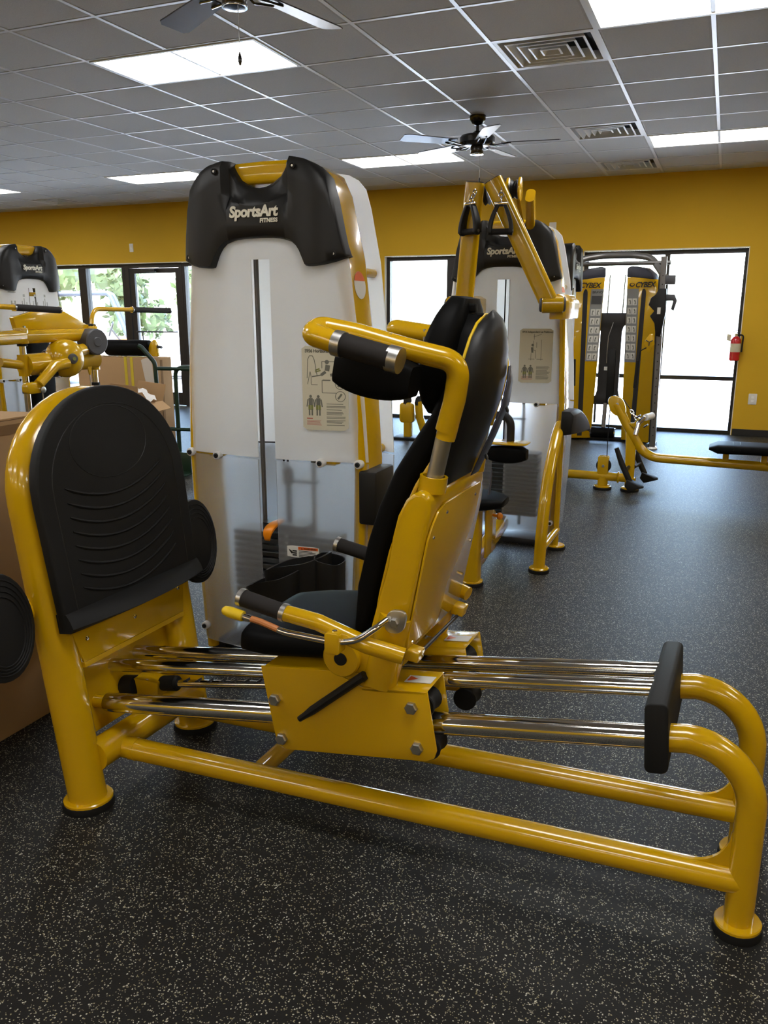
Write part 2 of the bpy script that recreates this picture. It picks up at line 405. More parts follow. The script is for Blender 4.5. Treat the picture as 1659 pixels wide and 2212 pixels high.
FY = WY+0.06                      # front face of the storefront frames
def storefront(name, x0, x1, posts, rails, label, skip=None):
    """posts: x intervals of uprights; rails: z intervals of crossbars"""
    f = MB(); head = 0.05
    f.box((x0, FY, HEAD-head-0.012), (x1, FY+0.1, HEAD-0.012)); f.box((x0, FY, 0), (x1, FY+0.1, 0.042))
    ob = f.build(name, 'frame_bronze', bevel=0.003, smooth=False); struct(ob, label)
    for (a, b_) in posts: MB().box((a, FY-0.004, 0.042), (b_, FY+0.1, HEAD-0.062)).build('mullion', 'frame_bronze', ob, bevel=0.003, smooth=False)
    P = sorted(posts)
    for i in range(len(P)-1):
        a, b_ = P[i][1], P[i+1][0]
        if skip and skip[0] <= (a+b_)/2 <= skip[1]: continue
        zs = [0.042]
        for (r0, r1) in rails:
            MB().box((a, FY+0.002, r0), (b_, FY+0.09, r1)).build('transom', 'frame_bronze', ob, bevel=0.003, smooth=False); zs += [r0, r1]
        zs.append(HEAD-0.062)
        for k in range(0, len(zs), 2):
            MB().box((a, FY+0.045, zs[k]), (b_, FY+0.051, zs[k+1])).build('pane', 'glass', ob, smooth=False)
    return ob
storefront('window_1', -12.6, -8.546, [(-12.6, -12.5), (-11.3, -11.16), (-10.37, -10.23), (-9.441, -9.295), (-8.60, -8.546)], [(0.625, 0.672)], 'tall storefront window left of the glass door, trees beyond')
storefront('window_2', -4.24, -2.42, [(-4.24, -4.187), (-3.395, -3.259), (-2.5, -2.42)], [(0.625, 0.672)], 'pair of tall storefront panes between the white weight towers')
storefront('window_3', -1.66, 0.168, [(-1.66, -1.60), (-0.73, -0.674), (0.128, 0.168)], [(0.625, 0.672)], 'tall bright storefront window behind the cable trainer')
storefront('window_4', -7.5, -5.55, [(-7.5, -7.452), (-6.6, -6.46), (-5.61, -5.55)], [(0.625, 0.672)], 'storefront window right of the glass door')
# glass door
dr = MB(); dr.box((-8.546, FY-0.004, 0), (-8.47, FY+0.1, HEAD-0.012)).box((-7.555, FY-0.004, 0), (-7.5, FY+0.1, HEAD-0.012)).box((-8.47, FY-0.004, HEAD-0.075), (-7.555, FY+0.1, HEAD-0.012))
door = dr.build('door_1', 'frame_bronze', bevel=0.003, smooth=False); struct(door, 'black framed glass entrance door with a closer at the top')
lf = MB(); lf.box((-8.465, FY+0.01, 0.01), (-8.379, FY+0.055, HEAD-0.08)).box((-7.629, FY+0.01, 0.01), (-7.56, FY+0.055, HEAD-0.08)).box((-8.379, FY+0.01, HEAD-0.15), (-7.629, FY+0.055, HEAD-0.08)).box((-8.379, FY+0.01, 0.01), (-7.629, FY+0.055, 0.2))
leaf = lf.build('door_leaf', 'frame_bronze', door, bevel=0.003, smooth=False)
MB().box((-8.379, FY+0.03, 0.2), (-7.629, FY+0.036, HEAD-0.15)).build('pane', 'glass', leaf, smooth=False)
MB().tube(fillet([(-8.36, FY+0.01, 1.11), (-8.36, FY-0.05, 1.11), (-7.65, FY-0.05, 1.11), (-7.65, FY+0.01, 1.11)], 0.02), 0.011, 8).build('push_bar', 'dark_steel', leaf)
MB().tube(fillet([(-8.25, FY+0.01, 1.11), (-8.25, FY-0.045, 1.10), (-8.25, FY-0.045, 0.86), (-8.25, FY+0.01, 0.85)], 0.03), 0.010, 8).build('pull_handle', 'dark_steel', leaf)
b = MB().box((-8.2, FY-0.06, HEAD-0.135), (-7.95, FY+0.01, HEAD-0.09)); c = b.build('door_closer', 'dark_steel', leaf, bevel=0.006)
MB().obox((-8.03, FY-0.085, HEAD-0.075), (0.16, 0.02, 0), (0.0, 0.008, 0), (0, 0, 0.004)).build('closer_arm', 'brushed_steel', door, smooth=False)

# wall plates
def wall_plate(name, label, cat, x, z, w_, h, outlet=False):
    t = thing(name, label, cat, (x, WY, z))
    MB().prism(rrect(w_, h, 0.006), lambda u, v, q: (u, -q, v), 0.0, 0.007).build('cover', 'off_white', t, bevel=0.002)
    if outlet:
        for dz in (0.02, -0.02):
            MB().prism(rrect(0.032, 0.028, 0.01), lambda u, v, q: (u, -q, v+dz), 0.006, 0.009).build('socket', 'white_plastic', t)
    else: MB().box((-0.008, -0.01, -0.014), (0.008, -0.006, 0.014)).build('switch', 'white_plastic', t, bevel=0.001)
    return t
wall_plate('wall_outlet', 'white outlet plate low on the yellow wall beside the bright window', 'outlet', 0.36, 0.43, 0.09, 0.125, True)
wall_plate('wall_plate', 'small pale plate on the yellow wall above the glass door', 'wall plate', -8.336, 2.335, 0.07, 0.12)
wall_plate('wall_plate', 'pale plate on the yellow wall beside the lat pulldown tower', 'wall plate', -2.045, 2.392, 0.085, 0.13)

# fire extinguisher on the right window jamb
t = thing('fire_extinguisher', 'red fire extinguisher with a pale label hung on the window jamb', 'extinguisher', (0.118, WY-0.075, 0.865))
body = MB().lathe((0, 0, 0), (0, 0, 1), [(0.045, 0), (0.056, 0.012), (0.056, 0.215), (0.05, 0.245), (0.028, 0.27), (0.02, 0.275)], 20).build('cylinder', 'ext_red', t)
MB().lathe((0, 0, 0), (0, 0, 1), [(0.0565, 0.10), (0.057, 0.10), (0.057, 0.195), (0.0565, 0.195)], 20).build('label_band', 'label_cream', body)
MB().lathe((0, 0, 0.272), (0, 0, 1), [(0.018, 0), (0.018, 0.03), (0.012, 0.035)], 12).build('valve', 'brushed_steel', t)
MB().obox((-0.01, -0.01, 0.315), (0.04, 0.0, 0.008), (0, 0.006, 0), (0, 0, 0.004)).obox((-0.012, -0.01, 0.335), (0.042, 0, 0.02), (0, 0.006, 0), (-0.002, 0, 0.004)).build('lever', 'dark_steel', t)
MB().tube(fillet([(0.015, 0, 0.29), (0.075, 0, 0.29), (0.07, 0.01, 0.1)], 0.03), 0.009, 8).build('hose', 'black_rubber', t)
MB().prism(rrect(0.045, 0.075, 0.005), lambda u, v, q: (-0.075+u, -0.01+q, 0.26+v-u*0.25), 0, 0.002).build('inspection_tag', 'label_cream', t)
MB().box((-0.03, 0.05, 0.05), (0.03, 0.075, 0.28)).build('wall_bracket', 'dark_steel', t)

# ceiling lights and vents
def make_light():
    r = thing('ceiling_light', '', 'ceiling light', (0, 0, CZ), 0, 'two by four light panels in the ceiling')
    W2, D = TS*2, TS; f = MB()
    for lo, hi in (((TW, TW), (W2-TW, TW+0.02)), ((TW, D-TW-0.02), (W2-TW, D-TW)), ((TW, TW+0.02), (TW+0.02, D-TW-0.02)), ((W2-TW-0.02, TW+0.02), (W2-TW, D-TW-0.02))):
        f.box((*lo, -0.006), (*hi, 0.02))
    f.box((TW, TW, 0.02), (W2-TW, D-TW, 0.09))
    f.build('frame', 'vent_white', r, smooth=False)
    MB().box((TW+0.02, TW+0.02, 0.0), (W2-TW-0.02, D-TW-0.02, 0.012)).build('diffuser', 'light_panel', r, smooth=False)
    return r
def dup(root, loc, rotz=0.0, label=None):
    r = root.copy(); COL.objects.link(r); r.location = loc; r.rotation_euler = (0, 0, rotz)
    if label: r['label'] = label
    for ch in list(root.children):
        c = ch.copy(); COL.objects.link(c); c.parent = r
        for gch in ch.children:
            d = gch.copy(); COL.objects.link(d); d.parent = c
    return r
LLAB = {(-5, -1): 'large lit panel light in the ceiling beside the nearest ceiling fan', (0, -1): 'lit panel light touching the corner of the large square air vent',
        (-5, 5): 'lit panel light between the far ceiling fan and the leg press tower', (-10, 5): 'lit panel light above the leg press tower shoulder, far end of the room',
        (0, 5): 'lit panel light above the yellow wall beside the small vent', (-15, 5): 'lit panel light at the far corner above the glass entrance'}
l0 = None
for (u, v) in LIGHTS:
    if ux(u)+TS*2 > RX1 or ux(u) < RX0: continue
    lab = LLAB.get((u, v), 'lit panel light above the open floor at the front of the gym' if v < -1 else 'lit panel light near the side wall in line with the nearest fan' if v < 0 else 'lit panel light at the corner end of the row along the window wall')
    if l0 is None: l0 = make_light(); l0.location = (ux(u), vy(v), CZ); l0['label'] = lab
    else: dup(l0, (ux(u), vy(v), CZ), 0, lab)
def make_vent():
    r = thing('air_vent', '', 'air vent', (0, 0, CZ), 0, 'square ceiling air vents'); h = TS/2
    MB().box((TW, TW, 0.055), (TS-TW, TS-TW, 0.06)).build('duct', 'vent_dark', r, smooth=False)
    f = MB()
    def ring(a0, z0, a1, z1):
        f.loft([[(h+sx*a0, h+sy*a0, z0) for sx, sy in ((-1, -1), (1, -1), (1, 1), (-1, 1))], [(h+sx*a1, h+sy*a1, z1) for sx, sy in ((-1, -1), (1, -1), (1, 1), (-1, 1))]], caps=False)
    ring(h-TW, 0, h-0.035, 0.0); ring(h-0.035, 0.0, h-0.05, 0.05)
    f.build('face_frame', 'vent_white', r, smooth=False)
    for a in (0.235, 0.175, 0.118, 0.06):
        f = MB(); ring(a, -0.004, a-0.012, -0.006); ring(a-0.012, -0.006, a-0.05, 0.05); ring(a, -0.004, a-0.04, 0.052)
        f.build('louver', 'vent_white', r, smooth=False)
    return r
v0 = make_vent(); VL = ['large square louvred air vent nearest the big lit panel', 'square louvred air vent midway along the ceiling towards the wall', 'square louvred air vent closest to the yellow wall', 'square louvred air vent in the far corner above the entrance door']
for (u, v), lab in zip(VENTS, VL):
    if lab == VL[0]: v0.location = (ux(u), vy(v), CZ); v0['label'] = lab
    else: dup(v0, (ux(u), vy(v), CZ), 0, lab)

# ceiling fans
def make_fan():
    r = thing('ceiling_fan', '', 'ceiling fan', (0, 0, CZ), 0, 'black ceiling fans')
    MB().lathe((0, 0, 0), (0, 0, -1), [(0.065, 0), (0.065, 0.03), (0.045, 0.06), (0.02, 0.075)], 20).build('canopy', 'fan_black', r)
    MB().cyl((0, 0, -0.07), (0, 0, -0.13), 0.013, 10).build('downrod', 'fan_black', r)
    MB().lathe((0, 0, -0.115), (0, 0, -1), [(0.025, 0), (0.05, 0.02), (0.13, 0.035), (0.142, 0.05), (0.142, 0.09), (0.125, 0.105), (0.08, 0.115), (0.06, 0.12)], 28).build('motor_housing', 'fan_black', r)
    MB().lathe((0, 0, -0.23), (0, 0, -1), [(0.05, 0), (0.052, 0.01), (0.052, 0.055), (0.045, 0.065), (0.01, 0.07)], 20).build('switch_housing', 'fan_black', r)
    MB().lathe((0, 0, -0.285), (0, 0, -1), [(0.0535, 0), (0.0545, 0.004), (0.0535, 0.008)], 20).build('trim_ring', 'chrome', r)
    for k in range(5):
        a = 2*PI*k/5; M = Matrix.Rotation(a, 4, 'Z')
        bl = MB(); out = [(0.20, -0.055), (0.62, -0.072), (0.655, -0.06), (0.66, 0.05), (0.63, 0.068), (0.20, 0.055)]
        bl.prism(out, lambda u, v, q: (u, v, -0.207+v*0.18+q), -0.003, 0.003)
        ob = bl.build('blade', 'fan_blade', r, T=M)
        br_ = MB()
        for s in (-1, 1): br_.tube(fillet([(0.09, s*0.012, -0.22), (0.15, s*0.03, -0.23), (0.27, s*0.028, -0.213+s*0.028*0.18)], 0.04), 0.0055, 6)
        br_.build('blade_iron', 'fan_black', ob, T=M)
    MB().cyl((0.03, -0.03, -0.28), (0.03, -0.03, -0.47), 0.0016, 6).build('pull_chain', 'brushed_steel', r)
    MB().lathe((0.03, -0.03, -0.47), (0, 0, -1), [(0.003, 0), (0.008, 0.02), (0.0085, 0.035), (0.004, 0.05)], 10).build('pull_knob', 'fan_black', r)
    return r
f0 = make_fan(); f0.location = (-2.0, 6.84, CZ); f0.rotation_euler.z = math.radians(8); f0['label'] = 'black ceiling fan hanging above the lat pulldown machine'
p = atZ(507, 16, CZ-0.29); FAN1 = dup(f0, (p.x, p.y, CZ), math.radians(5), 'black ceiling fan with a pull chain beside the large lit panel')

# ------------------------------------------------------------------ outdoors
o = MB().box((-70, WY+0.3, -0.5), (50, 90, -0.32)).build('parking_lot', 'concrete', smooth=False); struct(o, 'sunlit pale concrete parking lot')
o = MB().box((-14, WY+0.22, -0.32), (6, WY+1.6, -0.02)).build('walkway', 'concrete', smooth=False); struct(o, 'pale concrete walkway outside the windows')
def tree(name, label, x, y, h, rx, mat, seed, group, z0=-0.32, n=900):
    rnd = random.Random(seed); r = thing(name, label, 'tree', (x, y, z0), 0, group)
    MB().tube([(0, 0, 0), (0.1, 0, h*0.3), (0.05, 0.1, h*0.6)], [0.16, 0.12, 0.06], 8).build('trunk', 'bark', r)
    c = MB(); lobes = [(rnd.uniform(-0.6, 0.6)*rx, rnd.uniform(-0.5, 0.5)*rx, h*rnd.uniform(0.35, 0.82), rx*rnd.uniform(0.35, 0.55)) for _ in range(9)]
    for i in range(n):
        lx, ly, lz, lr = rnd.choice(lobes)
        d = Vector((rnd.gauss(0, 1), rnd.gauss(0, 1), rnd.gauss(0, 1))).normalized()*lr*rnd.uniform(0.75, 1.08)
        p = Vector((lx, ly, lz))+d
        p.z = max(p.z, 0.25)
        a = Vector((rnd.gauss(0, 1), rnd.gauss(0, 1), rnd.gauss(0, 1))).normalized(); b_ = a.orthogonal().normalized(); s = rnd.uniform(0.10, 0.22)
        c.add([p-a*s, p+b_*s*0.5, p+a*s, p-b_*s*0.5], [(0, 1, 2, 3)])
    for lx, ly, lz, lr in lobes: c.sphere((lx, ly, lz), lr*0.72, lr*0.72, lr*0.72, 8, 6)
    c.build('foliage', mat, r, smooth=False)
    return r
tr_ = [(-26.5, 27.0, 4.4, 1.7, 'leaf_b'), (-22.3, 27.5, 3.8, 1.8, 'leaf_a'), (-18.0, 27.0, 3.9, 1.7, 'leaf_b'), (-30.8, 28.0, 4.8, 1.7, 'leaf_a'), (-13.8, 28.5, 4.4, 1.6, 'leaf_a'), (-35.2, 29, 4.4, 1.8, 'leaf_b')]
TL = ['pale green roadside tree seen through the storefront glass left of the forklift', 'dark green bushy tree behind the forklift cab', 'light green tree seen through the glass entrance door', 'tall darker tree beyond the far left storefront pane', 'leafy tree right of the glass entrance door', 'pale tree at the far left end of the tree row']
for i, (x, y, h, rx, mt) in enumerate(tr_): tree('roadside_tree', TL[i], x, y, h, rx, mt, 20+i, 'row of trees beyond the parking lot')
# ------------------------------------------------------------------ weight tower shared by the white-shrouded machines
def interp(tab, z):
    if z <= tab[0][0]: return tab[0][1]
    for (a, x), (b_, y) in zip(tab, tab[1:]):
        if z <= b_: return x+(y-x)*(z-a)/(b_-a)
    return tab[-1][1]
HW = [(0.10, 0.362), (0.5, 0.386), (0.88, 0.394), (1.2, 0.374), (1.6, 0.328), (1.79, 0.285), (1.86, 0.262), (1.895, 0.228), (1.917, 0.185), (1.93, 0.12)]
def hw(z): return interp(HW, z)
def surf_y(x): return 0.05+0.045*(x/0.386)**2
def sheet(rows, cols, pt, mask, thick, name):
    bm = bmesh.new(); G = [[bm.verts.new(pt(i, j)) for j in range(cols)] for i in range(rows)]
    for i in range(rows-1):
        for j in range(cols-1):
            if mask(i, j): bm.faces.new((G[i][j], G[i][j+1], G[i+1][j+1], G[i+1][j]))
    loose = [v for v in bm.verts if not v.link_faces]
    bmesh.ops.delete(bm, geom=loose, context='VERTS')
    bmesh.ops.recalc_face_normals(bm, faces=bm.faces)
    bmesh.ops.solidify(bm, geom=bm.faces[:], thickness=thick)
    bmesh.ops.recalc_face_normals(bm, faces=bm.faces)
    me = bpy.data.meshes.new(name); bm.to_mesh(me); bm.free()
    for p in me.polygons: p.use_smooth = True
    me.set_sharp_from_angle(angle=math.radians(35)); return me
TWM = {}
def tower_meshes():
    # front shroud, upper and lower sheet, both split by the slot
    S = [-1, -0.94, -0.85, -0.7, -0.5, -0.25, None, None, 0.25, 0.5, 0.7, 0.85, 0.94, 1]; SL = 0.038
    def front(zs, name, slot_top):
        def pt(i, j):
            z = zs[i]; h = hw(z)*0.986; x = (-SL if j == 6 else SL if j == 7 else S[j]*h)
            wrap = 0.02*max(0, (abs(x)/h-0.9)/0.1)**1.5
            return (x, surf_y(x)+wrap, z)
        return sheet(len(zs), 14, pt, lambda i, j: not (j == 6 and zs[i+1] <= slot_top+1e-6), 0.005, name)
    TWM['front_shroud_upper'] = (front([0.888, 1.0, 1.15, 1.3, 1.45, 1.60, 1.615, 1.66, 1.72], 'front_shroud', 1.60), 'frosted_upper')
    TWM['front_shroud_lower'] = (front([0.10, 0.25, 0.4, 0.55, 0.7, 0.8, 0.88], 'front_shroud', 1.60), 'frosted_lower')
    R = [-1, -0.9, -0.7, -0.4, 0, 0.4, 0.7, 0.9, 1]
    def rear(zs, name):
        def pt(i, j):
            z = zs[i]; x = R[j]*hw(z); return (x, 0.43-0.075*(x/0.386)**2, z)
        return sheet(len(zs), 9, pt, lambda i, j: True, 0.005, name)
    TWM['rear_shroud_upper'] = (rear([0.888, 1.1, 1.3, 1.5, 1.6, 1.7, 1.79, 1.83, 1.86, 1.88, 1.895, 1.907, 1.917, 1.925, 1.93], 'rear_shroud'), 'frosted_upper')
    TWM['rear_shroud_lower'] = (rear([0.10, 0.3, 0.5, 0.7, 0.88], 'rear_shroud'), 'frosted_lower')
    # black moulded cap
    def ztop(x):
        x = abs(x)
        if x < 0.112: return interp([(0, 1.838), (0.03, 1.842), (0.055, 1.853), (0.083, 1.872), (0.1, 1.897), (0.11, 1.918)], x)
        return interp([(0.112, 1.931), (0.14, 1.929), (0.19, 1.917), (0.228, 1.895), (0.262, 1.86), (0.282, 1.79), (0.3, 1.70), (0.32, 1.612)], x)
    def zbot(x):
        x = abs(x)
        return interp([(0, 1.671), (0.06, 1.670), (0.095, 1.666), (0.13, 1.655), (0.155, 1.635), (0.172, 1.607), (0.185, 1.575), (0.2, 1.572), (0.24, 1.576), (0.29, 1.588), (0.32, 1.602)], x)
    xs = [0, 0.03, 0.055, 0.083, 0.1, 0.1115, 0.1125, 0.13, 0.15, 0.165, 0.178, 0.186, 0.2, 0.22, 0.24, 0.262, 0.282, 0.3, 0.312, 0.32]
    xs = [-x for x in reversed(xs[1:])]+xs
    KX = 1.02
    rings = []
    for x in xs:
        zt, zb = ztop(x), zbot(x); a = abs(x); h = zt-zb; e = min(0.016, h*0.25)
        lobe = math.exp(-((a-0.235)/0.06)**2)
        def yy(z):
            k = (z-1.571)/(1.93-1.571)
            scoop = 0.022*max(0, 1-a/0.118)*max(0, (k-0.64)/0.36)          # dished below the carrying notch
            if a < 0.118 and k > 0.62: scoop = 0.03*min(1, (k-0.62)/0.03)
            under = 0.02*max(0, 1-a/0.17)*max(0, (0.33-k)/0.1) if a < 0.17 else 0
            return 0.02+0.038*(a/0.32)**2.2-0.022*lobe*(1-0.5*k)+scoop+under+(0.014*max(0, (a-0.29)/0.03)**2)
        x = x*KX; pts = [(x, yy(zt)+e, zt)]
        for t in (0.02, 0.2, 0.33, 0.36, 0.42, 0.6, 0.8, 0.9): z = zt-e-(h-2*e)*t; pts.append((x, yy(z), z))
        pts += [(x, yy(zb)+0.003, zb+e*0.4), (x, yy(zb)+e, zb), (x, yy(zb)+0.06, zb+0.002), (x, max(0.11, yy(zt)+0.05), zt-0.002)]
        rings.append(pts)
    TWM['top_cap'] = (MB().loft(rings).mesh('top_cap', angle=50), 'black_plastic')
    # yellow inverted-U frame
    prof = [(-(hw(z)-0.036), z) for z in (0.06, 0.3, 0.6, 0.88, 1.2, 1.5, 1.6, 1.7, 1.76)]
    top = [(-0.244, 1.81), (-0.212, 1.86), (-0.165, 1.882), (-0.11, 1.892), (0, 1.894)]
    left = prof+top; path = left+[(-x, z) for x, z in reversed(left[:-1])]
    rings = []
    for i, (x, z) in enumerate(path):
        a = path[max(i-1, 0)]; b_ = path[min(i+1, len(path)-1)]; tx, tz = b_[0]-a[0], b_[1]-a[1]; L = math.hypot(tx, tz); nx, nz = -tz/L, tx/L
        th_ = 0.045+0.035*max(0, min(1, (z-1.8)/0.1)); sec = rrect(th_, 0.185, 0.02, 4); rings.append([(x+nx*u, 0.185+v, z+nz*u) for u, v in sec])
    TWM['tower_frame'] = (MB().loft(rings).mesh('tower_frame', angle=40), 'yellow_paint')
    b = MB().box((-0.31, 0.11, 0.0), (0.31, 0.36, 0.035)); b.box((-0.34, 0.12, 0.035), (-0.27, 0.34, 0.09)); b.box((0.27, 0.12, 0.035), (0.34, 0.34, 0.09))
    TWM['dark_gap_base'] = (b.mesh('dark_gap_base', bevel=0.006), 'dark_steel')  # base coloured dark to stand in for the shaded gap under the shroud
    TWM['weight_plate'] = (MB().prism(rrect(0.46, 0.12, 0.012, 2), lambda u, v, q: (u, 0.21+v, q), 0, 0.020).mesh('weight_plate', bevel=0.003, seg=1), 'weight_iron')
    TWM['number_label'] = (MB().box((0.012, 0.1488, 0.007), (0.026, 0.1498, 0.018)).mesh('number_label', smooth=False), 'label_grey')
    TWM['guide_rod'] = (MB().cyl((0, 0.21, 0.1), (0, 0.21, 1.86), 0.0095, 10).mesh('guide_rod'), 'gunmetal')
    TWM['selector'] = (MB().prism(rrect(0.2, 0.11, 0.02), lambda u, v, q: (u, 0.21+v, q), 0.575, 0.605).cyl((0, 0.21, 0.6), (0, 0.21, 0.80), 0.012, 10).lathe((0, 0.21, 0.76), (0, 0, 1), [(0.02, 0), (0.022, 0.02), (0.022, 0.06), (0.012, 0.07)], 12).obox((0.06, 0.21, 0.775), (0.07, 0, 0), (0, 0.018, 0), (0, 0, 0.005)).mesh('stack_head'), 'dark_steel')
    TWM['cable'] = (MB().cyl((0, 0.21, 0.82), (0, 0.21, 1.84), 0.004, 8).mesh('cable'), 'black_rubber')
    pn = MB(); rr = []
    for k in range(11):
        t = k/10; rr.append([(0.028+u*0.012-0.030*t, 0.148-0.075*math.sin(t*2.2)-0.004+0*v, 0.598-0.055*t*t+v*0.005+0.0*u) for u, v in ((-1, -1), (1, -1), (1, 1), (-1, 1))])
    rr = []
    for k in range(13):
        t = k/12; yc = 0.15-0.09*math.sin(t*1.9); zc = 0.625-0.062*t**2.2; wv = 0.012+0.009*math.sin(t*PI)
        rr.append([(0.0-0.020*t+u*wv, yc-v*0.003, zc+v*0.004) for u, v in ((-1, -1), (1, -1), (1, 1), (-1, 1))])
    TWM['pin_handle'] = (pn.loft(rr).mesh('pin_handle', bevel=0.0015, angle=60), 'orange_plastic')
    TWM['standoff'] = (MB().lathe((0, 0, 0), (0, -1, 0), [(0.016, -0.012), (0.016, 0.012), (0.0145, 0.014)], 14).mesh('bushing'), 'off_white')
    TWM['standoff_screw'] = (MB().lathe((0, 0, 0), (0, -1, 0), [(0.0095, 0.01), (0.0095, 0.019), (0.006, 0.021), (0.004, 0.018)], 12).mesh('screw'), 'black_plastic')
    TWM['bracket'] = (MB().prism(rrect(0.055, 0.02, 0.004), lambda u, v, q: (u, 0.078+q, v), 0, 0.04).mesh('panel_bracket'), 'yellow_paint')
    TWM['spacer'] = (MB().cyl((0, 0.18, 0), (0, 0.40, 0), 0.017, 12).mesh('spacer_bar'), 'yellow_paint')
    TWM['pulley'] = (MB().lathe((0, 0, 0), (0, 1, 0), [(0.045, -0.012), (0.048, -0.01), (0.036, 0), (0.048, 0.01), (0.045, 0.012)], 20).mesh('pulley'), 'black_plastic')
    # lettering
    base = 1.7405
    def onface(dx, dz): return lambda u, v, q: Vector((dx+u, 0.0185-q, dz+v))
    TWM['brand_name'] = (text_mesh('SportsArt', 0.050, 0.0012, 0.0020, 0.14, spacing=0.95, fn=onface(-0.098, base)), 'logo_cream')
    TWM['brand_line'] = (text_mesh('FITNESS', 0.0185, 0.0012, 0.0007, 0.12, spacing=1.08, fn=onface(0.024, base-0.0205)), 'logo_cream')
    # warning sticker on the frame edge and on the shroud
    TWM['edge_sticker_w'] = (MB().prism([(0.048*math.cos(a*PI/10), 0.048*math.sin(a*PI/10)) for a in range(20)], lambda u, v, q: (hw(1.5)-0.036+0.0228+q-v*0.115, 0.185+u, 1.512+v), 0, 0.001).mesh('warning_sticker'), 'label_white')
    TWM['edge_sticker_o'] = (MB().prism([(0.048*math.cos(a*PI/10), 0.048*math.sin(a*PI/10)) for a in range(1, 10)], lambda u, v, q: (hw(1.5)-0.036+0.0232+q-v*0.115, 0.185+u, 1.512+v), 0, 0.0012).mesh('orange_band'), 'safety_orange')
tower_meshes()
def on_shroud(u, v, q): return Vector((u, surf_y(u)-0.0068-q, v))
def flat(pts, t0=0.0, t1=0.0006): return MB().prism(pts, on_shroud, t0, t1)
def rect(x0, z0, x1, z1): return [(x0, z0), (x1, z0), (x1, z1), (x0, z1)]
def shroud_patch(x0, z0, x1, z1, r, n=6):
    """rounded card that follows the curve of the shroud"""
    b = MB(); rings = []
    for k in range(n+1):
        x = x0+(x1-x0)*k/n; d = 0
        if x-x0 < r: d = r-math.sqrt(max(0, r*r-(r-(x-x0))**2))
        if x1-x < r: d = r-math.sqrt(max(0, r*r-(r-(x1-x))**2))
        rings.append([on_shroud(x, z0+d, 0.0), on_shroud(x, z0+d, 0.001), on_shroud(x, z1-d, 0.001), on_shroud(x, z1-d, 0.0)])
    return b.loft(rings)
